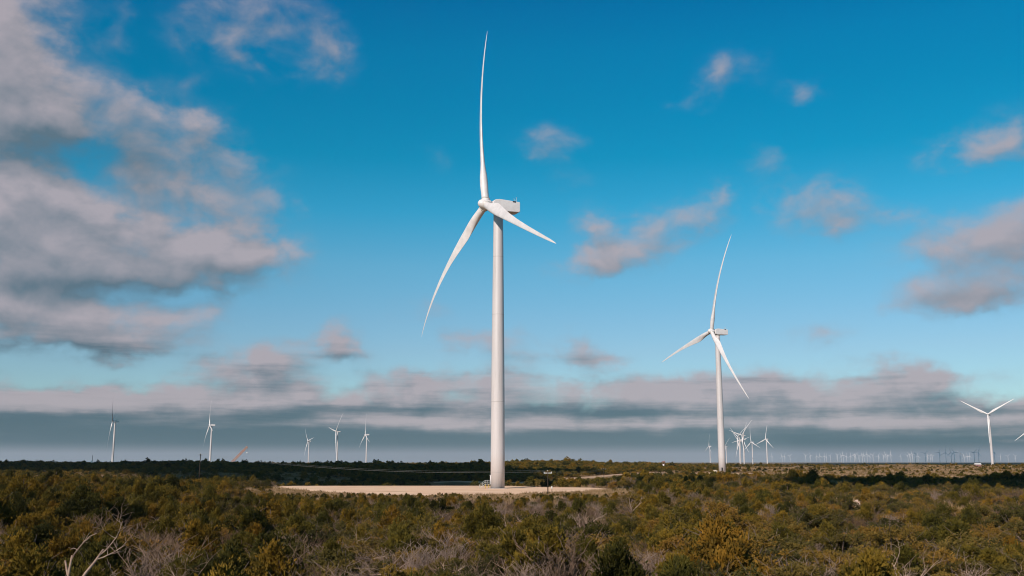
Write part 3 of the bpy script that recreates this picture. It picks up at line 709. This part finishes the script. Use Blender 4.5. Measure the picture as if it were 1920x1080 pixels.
def stems_mb(lb, seed, r0):
    r_ = random.Random(seed + 99); mb = MB()
    mb.tube([(0, 0, -.3), (.05, .03, .35), (.1, 0, .8)], [r0 * 1.3, r0, r0 * .8], 7)
    for x, y, z, s, sv in lb[::2]:
        mid = Vector((x * .35 + r_.uniform(-.2, .2), y * .35 + r_.uniform(-.2, .2), z * .55))
        mb.tube([(0, 0, .2), mid, (x, y, z)], [r0 * .75, r0 * .5, r0 * .22], 5)
        for _ in range(r_.choice((0, 1, 2))):      # bare ends that stick out of the leaves
            o_ = Vector((x, y, z)); d_ = Vector((x * .5 + r_.gauss(0, .3), y * .5 + r_.gauss(0, .3), r_.uniform(.4, 1.1)))
            d_ += Vector((r_.gauss(0, .2), r_.gauss(0, .2), 0)); mb.tube([o_, o_ + d_ * .45 + Vector((r_.gauss(0, .06), r_.gauss(0, .06), 0)), o_ + d_ * r_.uniform(.5, .9)], [.020, .015, .008], 3)
    return mb
def plant_meshes(kind, mat, seeds, per, ln, wd):
    out = []
    for s in seeds:
        H, Rr, lb, v = crown_verts(kind, s, per, ln, wd)
        out.append((mesh_np('crown', v, quads(v), mat), stems_mb(lb, s, .13 if kind == 'juniper' else .08).mesh('trunk', M['bark'])))
    return out
JUN = plant_meshes('juniper', M['juniper'], range(10, 20), 420, .20, .085)
OAK = plant_meshes('oak', M['oak'], range(30, 40), 400, .15, .07)

def twig_mesh(seed, n=46, H=2.4, r0=.018, mat=None, sides=3, spread=.55):
    r_ = random.Random(seed); mb = MB()
    for i in range(n):
        a = r_.uniform(0, 6.283); lean = r_.uniform(.05, spread); b = Vector((r_.gauss(0, .28), r_.gauss(0, .28), -.1)); h = H * r_.uniform(.55, 1.05)
        d = Vector((math.cos(a) * lean, math.sin(a) * lean, 1)); p = b; pts = [p.copy()]
        for k in range(4):
            d = d + Vector((r_.gauss(0, .14), r_.gauss(0, .14), 0)); p = p + d * (h / 4); pts.append(p.copy())
        mb.tube(pts, [r0 * 1.5, r0 * 1.3, r0 * 1.1, r0 * .8, r0 * .5], sides, False)
        for _ in range(5):
            k = r_.randint(1, 3); q = pts[k].lerp(pts[k + 1], r_.random()); e = Vector((r_.gauss(0, .5), r_.gauss(0, .5), r_.uniform(.5, 1))) * h * .26
            mb.tube([q, q + e * .5 + Vector((r_.gauss(0, .03), r_.gauss(0, .03), 0)), q + e], [r0 * .8, r0 * .65, r0 * .4], sides, False)
            q2 = q + e * .5; e2 = Vector((r_.gauss(0, .5), r_.gauss(0, .5), r_.uniform(.4, 1))) * h * .14
            mb.tube([q2, q2 + e2], [r0 * .6, r0 * .35], sides, False)
    return mb.mesh('bare_shrub', mat or M['twig'])
BARE = [twig_mesh(s) for s in range(50, 56)]

def limb_mb(r_, start, d, ln, rad, depth, mb=None, droop=0.0):
    mb = mb or MB(); p = Vector(start); d = Vector(d).normalized(); pts = [p.copy()]; rs = [rad]; n = 5
    for k in range(n):
        d = (d + Vector((r_.gauss(0, .22), r_.gauss(0, .22), r_.gauss(0, .16) - droop))).normalized(); p = p + d * ln / n
        pts.append(p.copy()); rs.append(rad * (1 - .62 * (k + 1) / n))
    mb.tube(pts, rs, 6 if rad > .04 else 4)
    if depth > 0:
        for _ in range(r_.randint(2, 4)):
            k = r_.randint(1, n - 1); q = pts[k].lerp(pts[k + 1], r_.random())
            dd = (d * .6 + Vector((r_.gauss(0, .7), r_.gauss(0, .7), r_.gauss(.35, .5)))).normalized()
            limb_mb(r_, q, dd, ln * r_.uniform(.4, .7), rs[k] * .62, depth - 1, mb, droop)
    return mb
def dead_tree_meshes(seed, H=4.5, n=4, r0=.13, fallen=False):
    r_ = random.Random(seed); tr = MB()
    if fallen:
        top = Vector((r_.uniform(-.3, .3), r_.uniform(-.3, .3), .9)); tr.tube([(-.2, 0, -.2), (0, 0, .4), top], [r0 * 1.4, r0 * 1.1, r0], 8)
    else:
        top = Vector((r_.uniform(-.3, .3), r_.uniform(-.3, .3), H * .34)); tr.tube([(0, 0, -.3), (.05, .03, H * .15), top], [r0 * 1.35, r0 * 1.1, r0 * .95], 8)
    limbs = []; a0 = r_.uniform(0, 6.28)
    for i in range(n):
        a = a0 + i * 6.283 / n + r_.uniform(-.5, .5)
        if fallen: d = (math.cos(a), math.sin(a), r_.uniform(-.05, .5)); ln = H * r_.uniform(.6, 1)
        else: d = (math.cos(a) * .55, math.sin(a) * .55, r_.uniform(.5, 1.0)); ln = H * r_.uniform(.5, .75)
        limbs.append(limb_mb(r_, top, d, ln, r0 * .72, 3, droop=.06 if fallen else 0).mesh('limb', M['bleached']))
    return tr.mesh('trunk', M['bleached']), limbs
DEAD = [dead_tree_meshes(s) for s in (70, 71, 72, 73)]
FALL = [dead_tree_meshes(s, 4.2, 9, .065, True) for s in (80, 81)]

def clear_of(x, y, margin=1.5):
    """False on the pad, the roads and the turbine feet"""
    x = np.asarray(x); y = np.asarray(y)
    cxp = sum(p[0] for p in PADS) / len(PADS); cyp = sum(p[1] for p in PADS) / len(PADS)
    big = [(cxp + (a - cxp) * 1.02, cyp + (b - cyp) * 1.03) for a, b in PADS]
    ok = ~in_poly(x, y, big)
    for line, w in ROADS:
        lo, hi = line.min(0) - 50, line.max(0) + 12
        idx = np.nonzero((x > lo[0]) & (x < hi[0]) & (y > lo[1]) & (y < hi[1]) & ok)[0]
        if len(idx):
            d = np.hypot(x[idx][:, None] - line[None, :, 0], y[idx][:, None] - line[None, :, 1]).min(1)
            dy = (y[idx][:, None] - line[None, :, 1]); dx = np.abs(x[idx][:, None] - line[None, :, 0])
            infront = ((dx < 4) & (dy < 0) & (dy > -45)).any(1)
            ok[idx[(d < w / 2 + margin) | infront]] = False
    ok &= np.hypot((x - R1P[0]) / 1.4, y - R1P[1] + 6) > 24
    return ok
def vnoise(x, y, L_, seed):
    g = np.random.default_rng(seed); z = 0
    for i in range(7):
        a = g.uniform(0, 6.28); k = 2 * math.pi / (L_ * g.uniform(.6, 1.6)); z = z + np.sin(k * (x * math.cos(a) + y * math.sin(a)) + g.uniform(0, 6.28))
    return z / 2.6
def scatter(r0, r1, step, half=.62, jitter=.48):
    r_ = np.arange(r0, r1, step); xs = np.arange(-r1 * half, r1 * half, step)
    Xg, Yg = np.meshgrid(xs, r_); Xg = Xg + rng.uniform(-jitter, jitter, Xg.shape) * step; Yg = Yg + rng.uniform(-jitter, jitter, Yg.shape) * step
    k = np.abs(Xg) < Yg * half + 6
    return Xg[k], Yg[k]

# rocks, kept free of scrub in front
ROCKS = [(1608, 949, 176, 2.2, 1.9), (1600, 946, 184, 1.3, 1.1), (1640, 935, 215, 3.4, 1.0), (1655, 936, 213, 2.6, .8), (1668, 940, 206, 1.8, .8)]
def rock_mesh(seed, w, h):
    bm = bmesh.new(); bmesh.ops.create_icosphere(bm, subdivisions=4, radius=1); r_ = random.Random(seed)
    pl = [(Vector((r_.gauss(0, 1), r_.gauss(0, 1), r_.gauss(0, .8))).normalized(), r_.uniform(.55, .85)) for _ in range(14)]
    for v in bm.verts:
        p = v.co.copy()
        for n, d in pl:
            e = p.dot(n) - d
            if e > 0: p -= n * e * .92
        j = 1 + .05 * math.sin(p.x * 9 + seed) * math.sin(p.z * 13)
        v.co = Vector((p.x * w / 1.4 * j, p.y * w / 1.9 * j, (p.z + .25) * h / 1.0 * j))
    m = bpy.data.meshes.new('boulder'); bm.to_mesh(m); bm.free(); m.materials.append(M['rock']); return m
RL = ['pinkish boulder in the scrub, the tallest of the pale rocks', 'small pinkish boulder leaning against the tallest pale rock', 'long flat pale ledge rock in the scrub', 'flat pale rock between the long ledge and the small end rock', 'small pale rock at the outer end of the ledge']
KEEP = []
for i, (px, py, D, w, h) in enumerate(ROCKS):
    x_ = base(px, D); z_ = gz1(x_, D); top = HC - (py - 10 - 868) / FPX * D
    o = link('boulder', rock_mesh(i + 5, w, h), None, (x_, D, max(z_ - .1, top - h * 1.0))); tag(o, RL[i], 'boulder', 'pale rocks in the scrub'); KEEP.append((x_, D, w))

x, y = scatter(40, 330, 2.5)
zn = vnoise(x, y, 26, 1); zm = vnoise(x, y, 60, 2); zk = vnoise(x, y, 9, 3)
keep = clear_of(x, y)
for kx, ky, w in KEEP:   # rocks stay visible
    keep &= ~((np.abs(x - kx * y / ky) < w * .7) & (y > ky - 28) & (y < ky + 2.5))
keep &= y > 47
for px_, D_, w_ in [(152, 52, 2.3), (1364, 52, 1.3), (1420, 56, 1.2), (1480, 54, 1.2), (1665, 62, 1.6), (1868, 58, 1.6), (235, 57, 1.3), (345, 60, 1.3), (890, 56, 1.5), (735, 72, 2.0), (300, 58, 1.2), (1045, 56, 1.1), (955, 100, 1.5)]:   # little grows round the dead wood
    keep &= ~((np.abs(x - base(px_, D_) * y / D_) < w_) & (y > D_ - 10) & (y < D_ + 1.2))
keep &= ~((np.hypot(x - base(1027, 250), y - 250) < 2.0))
open_ = (zn + .5 * zk > 1.0 - .35 * sm(.12, .3, x / y)) & (y > 85) | ((y < 110) & (rng.random(len(x)) < .22))
x, y, zn, zm, zk = (a[keep & ~open_] for a in (x, y, zn, zm, zk))
u = rng.random(len(x))
side = x / y
p_bare = np.clip(.17 + .17 * np.clip(zm, -1, 1) + .6 * np.exp(-((side - .03) / .08) ** 2 - ((y - 140) / 45) ** 2) - .12 * (side > .2), .03, .75)
p_jun = np.clip(.38 - .22 * np.clip(zn, -1, 1) - .30 * sm(.08, .35, side) + .2 * sm(.2, .45, -side), .05, .9) * (1 - p_bare)
kind = np.where(u < p_bare, 2, np.where(u < p_bare + p_jun, 0, 1))
size = np.where(kind == 0, rng.uniform(.6, 1.18, len(x)), np.where(kind == 1, rng.uniform(.55, 1.15, len(x)), rng.uniform(.6, 1.15, len(x))))
bigl = np.exp(-((x + 66) / 15) ** 2 - ((y - 135) / 32) ** 2); kind = np.where(bigl > .35, 0, kind); size = size * (1 + .3 * bigl)
padfront = (side > -.27) & (side < .125) & (y > 165) & (y < 322); size = np.where(padfront, size * (.74 - .36 * sm(178, 228, y)), size)
big = rng.random(len(x)) < .06; size = np.where(big & ~padfront, size * 1.3, size)
low_ = (8.1 - gz(x, y) - y * np.where(np.abs(side + .014) < .035, .0305, .0275)) / 4.5      # nothing tall grows in front of the pad
size = np.where((side > -.235) & (side < .1) & (y > 90) & (y < 320), np.minimum(size, np.clip(low_, .22, 2)), size)
near_ = 1 - sm(65, 150, y)      # the hill the picture is taken from carries the broadest old bushes
wide = 1 + .38 * near_; tall = 1 + .14 * near_
rot = rng.uniform(0, 6.283, len(x)); z = gz(x, y) - .08

def points_stuff(name, x, y, z, rot, sx, sz, protos, label, cat):
    """one object: many copies of the proto meshes spread over points by geometry nodes"""
    me = bpy.data.meshes.new(name); n = len(x); me.vertices.add(n)
    me.vertices.foreach_set('co', np.stack([x, y, z], -1).astype(np.float32).ravel())
    for nm, typ, arr in (('turn', 'FLOAT_VECTOR', np.stack([np.zeros(n), np.zeros(n), rot], -1)), ('size', 'FLOAT_VECTOR', np.stack([sx, sx, sz], -1))):
        a = me.attributes.new(nm, typ, 'POINT'); a.data.foreach_set('vector', arr.astype(np.float32).ravel())
    a = me.attributes.new('which', 'INT', 'POINT'); a.data.foreach_set('value', rng.integers(0, len(protos), n).astype(np.int32))
    o = link(name, me); col = bpy.data.collections.new(name + '_kinds')
    for i, p in enumerate(protos): col.objects.link(bpy.data.objects.new(name + '_kind', p))
    g = bpy.data.node_groups.new(name + '_spread', 'GeometryNodeTree')
    g.interface.new_socket('Geometry', in_out='INPUT', socket_type='NodeSocketGeometry'); g.interface.new_socket('Geometry', in_out='OUTPUT', socket_type='NodeSocketGeometry')
    N, L = g.nodes, g.links; gi, go = N.new('NodeGroupInput'), N.new('NodeGroupOutput')
    iop = N.new('GeometryNodeInstanceOnPoints'); ci = N.new('GeometryNodeCollectionInfo'); ci.inputs[0].default_value = col; ci.inputs['Separate Children'].default_value = True; ci.inputs['Reset Children'].default_value = True
    def attr(nm, t):
        a = N.new('GeometryNodeInputNamedAttribute'); a.data_type = t; a.inputs[0].default_value = nm; return a.outputs[0]
    L.new(gi.outputs[0], iop.inputs['Points']); L.new(ci.outputs[0], iop.inputs['Instance']); iop.inputs['Pick Instance'].default_value = True
    L.new(attr('which', 'INT'), iop.inputs['Instance Index']); L.new(attr('turn', 'FLOAT_VECTOR'), iop.inputs['Rotation']); L.new(attr('size', 'FLOAT_VECTOR'), iop.inputs['Scale'])
    L.new(iop.outputs[0], go.inputs[0])
    md = o.modifiers.new('spread', 'NODES'); md.node_group = g
    return tag(o, label, cat, kind='stuff')
def joined(crown, trunk):
    bm = bmesh.new(); bm.from_mesh(crown); n = len(bm.faces); bm.from_mesh(trunk); bm.faces.ensure_lookup_table()
    for f in bm.faces[n:]: f.material_index = 1
    m = bpy.data.meshes.new('plant'); bm.to_mesh(m); bm.free(); m.materials.append(crown.materials[0]); m.materials.append(M['bark']); return m

def where(x, y):
    s = x / y
    side_ = 'toward the corner under small turbines' if s < -.3 else 'below the crane' if s < -.12 else 'below the big turbine' if s < .1 else 'below the second largest turbine' if s < .3 else 'below the far turbine row'
    return ('in nearest scrub ' if y < 85 else 'in scrub farther off ') + side_
infr = np.abs(x) < y * .535 + 1
NAMES = {0: ('juniper_tree', 'juniper', 'dark olive juniper', JUN), 1: ('scrub_oak', 'shrub', 'yellow green leafy shrub', OAK), 2: ('bare_shrub', 'shrub', 'leafless grey brown twiggy shrub', BARE)}
QUOTA = {0: 295, 1: 295, 2: 290}
for k in (0, 1, 2):
    nm, cat, words_, protos = NAMES[k]
    idx = np.nonzero(kind == k)[0]; order = idx[np.argsort(np.hypot(x[idx], y[idx]) / size[idx])]
    inside = [i for i in order if infr[i]][:QUOTA[k]]
    chosen = set(inside)
    for i in inside:
        lab = words_ + ' ' + where(x[i], y[i]); grp = lab.replace(words_, {0: 'junipers', 1: 'leafy shrubs', 2: 'bare shrubs'}[k])
        v = int(rng.integers(0, len(protos))); loc = (x[i], y[i], z[i]); s = float(size[i])
        if k == 2:
            o = link(nm, protos[v], None, loc); o.rotation_euler = (0, 0, rot[i]); o.scale = (s * 1.1 * wide[i], s * 1.1 * wide[i], s * tall[i])
        else:
            o = empty(nm, loc, rot[i]); o.scale = (s * wide[i] * rnd.uniform(.85, 1.2), s * wide[i] * rnd.uniform(.85, 1.2), s * tall[i] * rnd.uniform(.85, 1.15)); o.rotation_euler = (rnd.gauss(0, .09), rnd.gauss(0, .09), rot[i])
            link('crown', protos[v][0], o); link('trunk', protos[v][1], o)
        tag(o, lab, cat, grp)
    rest = np.array([i for i in idx if i not in chosen])
    pr = protos if k == 2 else [joined(*p) for p in protos]
    points_stuff({0: 'juniper_scrub', 1: 'leafy_scrub', 2: 'bare_scrub'}[k], x[rest], y[rest], z[rest], rot[rest], size[rest] * wide[rest], size[rest] * tall[rest], pr,
                 {0: 'mass of dark olive junipers in the middle distance', 1: 'mass of yellow green leafy shrubs in the middle distance', 2: 'mass of grey leafless shrubs in the middle distance'}[k], 'scrub')

# dead trees that stand out
DT = [  # px, distance, mesh, size, label
    (152, 52, 0, 1.35, 'large bleached dead tree with a forked trunk, near the picture corner under the crane side'),
    (1364, 52, 1, .8, 'dead tree with a slanting grey trunk in the nearest scrub below the second largest turbine'),
    (1420, 56, 2, .7, 'dead upright snag between two slanting dead trunks'),
    (1480, 54, 3, .75, 'dead trunk leaning beside the upright snag'),
    (1500, 60, 1, .6, 'short dead stub with few branches past the leaning trunk'),
    (1665, 62, 2, .95, 'slender white dead tree forked like a Y below the far turbine row'),
    (1868, 58, 3, .85, 'pale dead tree by the picture corner below the V bladed turbine'),
    (1850, 66, 0, .7, 'smaller dead tree behind the pale one by the corner'),
    (235, 57, 3, .72, 'twiggy dead tree next to the large forked dead tree'),
    (345, 60, 1, .68, 'dead tree with many fine twigs between the forked tree and the fallen branches'),
    (955, 100, 2, .85, 'thin pale dead tree among grey shrubs below the big turbine'),
    (890, 56, 0, .66, 'dead branching tree in the nearest scrub straight below the big turbine'),
    (980, 58, 2, .6, 'low dead tree with tangled branches beside the one below the big turbine'),
    (285, 118, 3, .8, 'thin dead tree standing in the scrub below the treeline pole'),
    (365, 110, 2, .8, 'pale dead tree rising from dark junipers below the crane'),
    (1180, 150, 1, .8, 'grey dead tree in the scrub below the end of the pad'),
]
for px, D, m, s, lab in DT:
    x_ = base(px, D); o = empty('dead_tree', (x_, D, gz1(x_, D) - .05), rnd.uniform(0, 6.28)); o.scale = (s,) * 3; tag(o, lab, 'dead tree', 'dead trees')
    tr, li = DEAD[m]; link('trunk', tr, o)
    for l_ in li: link('limb', l_, o)
for px, D, m, s in [(60, 62, 1, .6), (420, 55, 2, .62), (520, 64, 3, .6), (600, 60, 0, .6), (820, 66, 1, .66), (1045, 56, 3, .62), (1120, 68, 2, .66), (1205, 58, 0, .58), (1290, 63, 1, .62), (1585, 58, 3, .6), (1735, 60, 0, .62), (1790, 70, 2, .7), (840, 90, 3, .75), (1000, 112, 0, .8), (1090, 120, 1, .8)]:
    x_ = base(px, D); o = empty('dead_tree', (x_, D, gz1(x_, D) - .05), rnd.uniform(0, 6.28)); o.scale = (s,) * 3; tag(o, 'small bleached dead tree, its bare branch tips poking out of the leafy scrub', 'dead tree', 'small dead trees in the scrub')
    tr, li = DEAD[m]; link('trunk', tr, o)
    for l_ in li: link('limb', l_, o)
for px, D, m, s, lab in [(735, 72, 0, .8, 'heap of fallen bleached branches in dark scrub below the big turbine'), (700, 82, 1, .7, 'fallen dead limbs behind the bleached branch heap'), (300, 58, 1, .8, 'tangle of fallen branches beside the twiggy dead trees'), (930, 52, 0, .7, 'fallen tangle of grey branches at the bottom of the picture')]:
    x_ = base(px, D); o = empty('fallen_tree', (x_, D, gz1(x_, D) + 1.0), rnd.uniform(0, 6.28)); o.scale = (s,) * 3; tag(o, lab, 'fallen tree', 'fallen trees')
    tr, li = FALL[m]; link('trunk', tr, o)
    for l_ in li: link('limb', l_, o)

# low cover and far scrub: nobody could count these
def tuft_mesh(seed):
    r_ = random.Random(seed); n = 60; a = rng.uniform(0, 6.283, n); rad = rng.random(n) ** .5 * .5
    C = np.stack([rad * np.cos(a), rad * np.sin(a), np.zeros(n)], -1); D = np.stack([np.cos(a) * .4, np.sin(a) * .4, np.ones(n)], -1) + rng.normal(size=(n, 3)) * .25
    v = sprays(C, D, .6, .05, False); return mesh_np('tuft', v, quads(v), M['grass'])
gx, gy = scatter(45, 420, 2.1); k = clear_of(gx, gy, .3); gx, gy = gx[k], gy[k]
points_stuff('dry_grass', gx, gy, gz(gx, gy) - .03, rng.uniform(0, 6.28, len(gx)), rng.uniform(.8, 1.9, len(gx)), rng.uniform(.6, 1.5, len(gx)) * (1 + .9 * sm(120, 200, gy) * sm(.05, .2, gx / gy)), [tuft_mesh(s) for s in range(4)], 'dry tan grass between the shrubs', 'grass')

gx, gy = scatter(420, 1000, 4.0); k = clear_of(gx, gy, .3) & ((gx / gy > .02) | ((gx / gy < -.14) & (gy < 720))); gx, gy = gx[k], gy[k]
points_stuff('far_dry_grass', gx, gy, gz(gx, gy) - .03, rng.uniform(0, 6.28, len(gx)), rng.uniform(3, 6, len(gx)), rng.uniform(.8, 2.0, len(gx)), [tuft_mesh(s) for s in range(4, 7)], 'dry tan grass on the lit far slope', 'grass')
def low_crown(kind, mat, seed, per, ln, wd):
    return mesh_np('crown', *(lambda v: (v, quads(v)))(crown_verts(kind, seed, per, ln, wd, False)[3]), mat)
MIDP = [low_crown('juniper', M['juniper'], s, 130, .34, .2) for s in range(110, 115)]
MIDO = [low_crown('oak', M['oak'], s, 130, .3, .2) for s in range(120, 125)]
FARJ = [low_crown('juniper', M['juniper'], s, 26, .65, .5) for s in range(130, 134)]
FARO = [low_crown('oak', M['oak'], s, 26, .65, .5) for s in range(140, 144)]
MIDB = [twig_mesh(s, 22, 2.0, .045, sides=3) for s in range(150, 153)]
def far_field(name, r0, r1, step, protos, frac, seed, smin, smax, zs, label, dense=.0, zthin=0):
    fx, fy = scatter(r0, r1, step, .60); k = clear_of(fx, fy, .5); fx, fy = fx[k], fy[k]
    n1 = vnoise(fx, fy, 40, seed) ; n2 = vnoise(fx, fy, 110, seed + 50)
    right = sm(.10, .28, fx / fy) * sm(420, 560, fy) + .55 * sm(.12, .2, -fx / fy) * (1 - sm(560, 700, fy))
    k = (rng.random(len(fx)) < frac * (1 - .62 * right)) & (n1 + .6 * n2 + 1.35 * right < dense + .35)
    fx, fy = fx[k], fy[k]; n = len(fx); s = rng.uniform(smin, smax, n) * (1 - .42 * np.minimum(right[k], 1))
    s = s * np.where(rng.random(n) < .05, 1.55, 1)
    points_stuff(name, fx, fy, gz(fx, fy) - .1, rng.uniform(0, 6.28, n), s * 1.15, s * zs, protos, label, 'scrub')
far_field('juniper_thicket', 330, 900, 3.4, MIDP, .75, 11, .6, 1.15, .85, 'dark juniper thicket beyond the gravel pad', .9)
far_field('shrub_thicket', 330, 900, 3.4, MIDO, .55, 12, .5, 1.1, .85, 'low leafy thicket beyond the gravel pad', .6)
far_field('twig_thicket', 330, 900, 4.5, MIDB, .35, 13, .6, 1.1, .8, 'pinkish grey bare thicket beyond the gravel pad', .6)
far_field('far_juniper_scrub', 900, 2400, 7.5, FARJ, .9, 14, .9, 1.7, .72, 'dark juniper scrub along the skyline', 1.2)
far_field('far_leafy_scrub', 900, 2400, 9, FARO, .6, 15, .8, 1.5, .7, 'brown green scrub along the skyline', 1.0)
far_field('plain_scrub', 2400, 6000, 26, FARJ, .8, 16, 2.2, 4.0, .5, 'scrub of the dark far plain', 1.5)

# ------------------------------------------------------------------ clouds overhead that shade parts of the land
def cloud(ground_pts, h, thick, seed):
    """a flat cumulus at height h whose shade falls on the given ground outline"""
    off = SUN * (h / SUN.z); r_ = random.Random(seed); P = smooth_poly([(a, b) for a, b in ground_pts], 3)
    cx_ = sum(p[0] for p in P) / len(P); cy_ = sum(p[1] for p in P) / len(P); n = len(P); K = 8; vs = []
    ph = [r_.uniform(0, 6.28) for _ in range(6)]
    for side_ in (1, -1):
        for k in range(1, K + 1):
            t = k / K
            for i, (a, b) in enumerate(P):
                an = 6.283 * i / n
                j = 1 + (.03 * math.sin(7 * an + ph[0]) + .025 * math.sin(13 * an + ph[1]) + .02 * math.sin(29 * an + ph[2])) * t
                d = thick * math.sqrt(max(0, 1 - t * t)) * (1 + .3 * math.sin(5 * an + ph[3] + 6 * t) * math.sin(9 * t + ph[4]))
                vs.append((cx_ + (a - cx_) * t * j + off.x, cy_ + (b - cy_) * t * j + off.y, h + (d if side_ > 0 else -d * .25)))
    fs = []
    for s in range(2):
        o = s * K * n; fs.append(tuple(o + i for i in range(n)))
        fs += [(o + k * n + i, o + k * n + (i + 1) % n, o + (k + 1) * n + (i + 1) % n, o + (k + 1) * n + i) for k in range(K - 1) for i in range(n)]
    mb = MB(); mb.add(vs, fs, True); tag(mb.build('cloud', M['cloud']), kind='structure')
# the valley and the treeline behind the pad
cloud([(-640, 900), (-300, 640), (-170, 520), (-110, 425), (-75, 394), (-14, 386), (-2, 410), (0, 450), (4, 510), (20, 560), (48, 615), (50, 660), (0, 700), (-20, 1000), (-100, 1350), (-600, 1400), (-900, 1000)], 450, 4, 1)
# the dark band across the slope
cloud([(66, 285), (80, 265), (120, 250), (230, 240), (400, 245), (400, 430), (230, 430), (165, 412), (128, 365), (100, 320)], 450, 3, 2)
cloud([(26, 296), (48, 290), (68, 302), (70, 326), (56, 336), (38, 325)], 450, 3, 5)
# the far plain
cloud([(1150, 4300), (1500, 3900), (2600, 3400), (5200, 4200), (6800, 7500), (5000, 9300), (3200, 9000), (2300, 8200), (1700, 6200)], 3200, 60, 3)
# a scrap over the first turbine's rotor
a0 = Vector((-795, 2012, 0)); dn = Vector((math.sin(SUN_OFF), math.cos(SUN_OFF), 0)); sd_ = Vector((dn.y, -dn.x, 0))
cloud([tuple((a0 + dn * (334 + 185 * math.cos(t)) + sd_ * (95 * math.sin(t)))[:2]) for t in np.linspace(0, 2 * math.pi, 12, endpoint=False)], 500, 4, 4)

# ------------------------------------------------------------------ haze
hb = MB(); hb.box((0, 0, 75), (36000, 36000, 210)); hz = bpy.data.materials.new('haze'); hz.use_nodes = True
N, L = hz.node_tree.nodes, hz.node_tree.links; N.remove(N['Principled BSDF'])
pv = N.new('ShaderNodeVolumePrincipled'); pv.inputs['Color'].default_value = (.78, .88, 1, 1); pv.inputs['Density'].default_value = 2.3e-5; pv.inputs['Anisotropy'].default_value = 0.0
L.new(pv.outputs[0], N['Material Output'].inputs['Volume'])
tag(hb.build('haze', hz), kind='stuff')
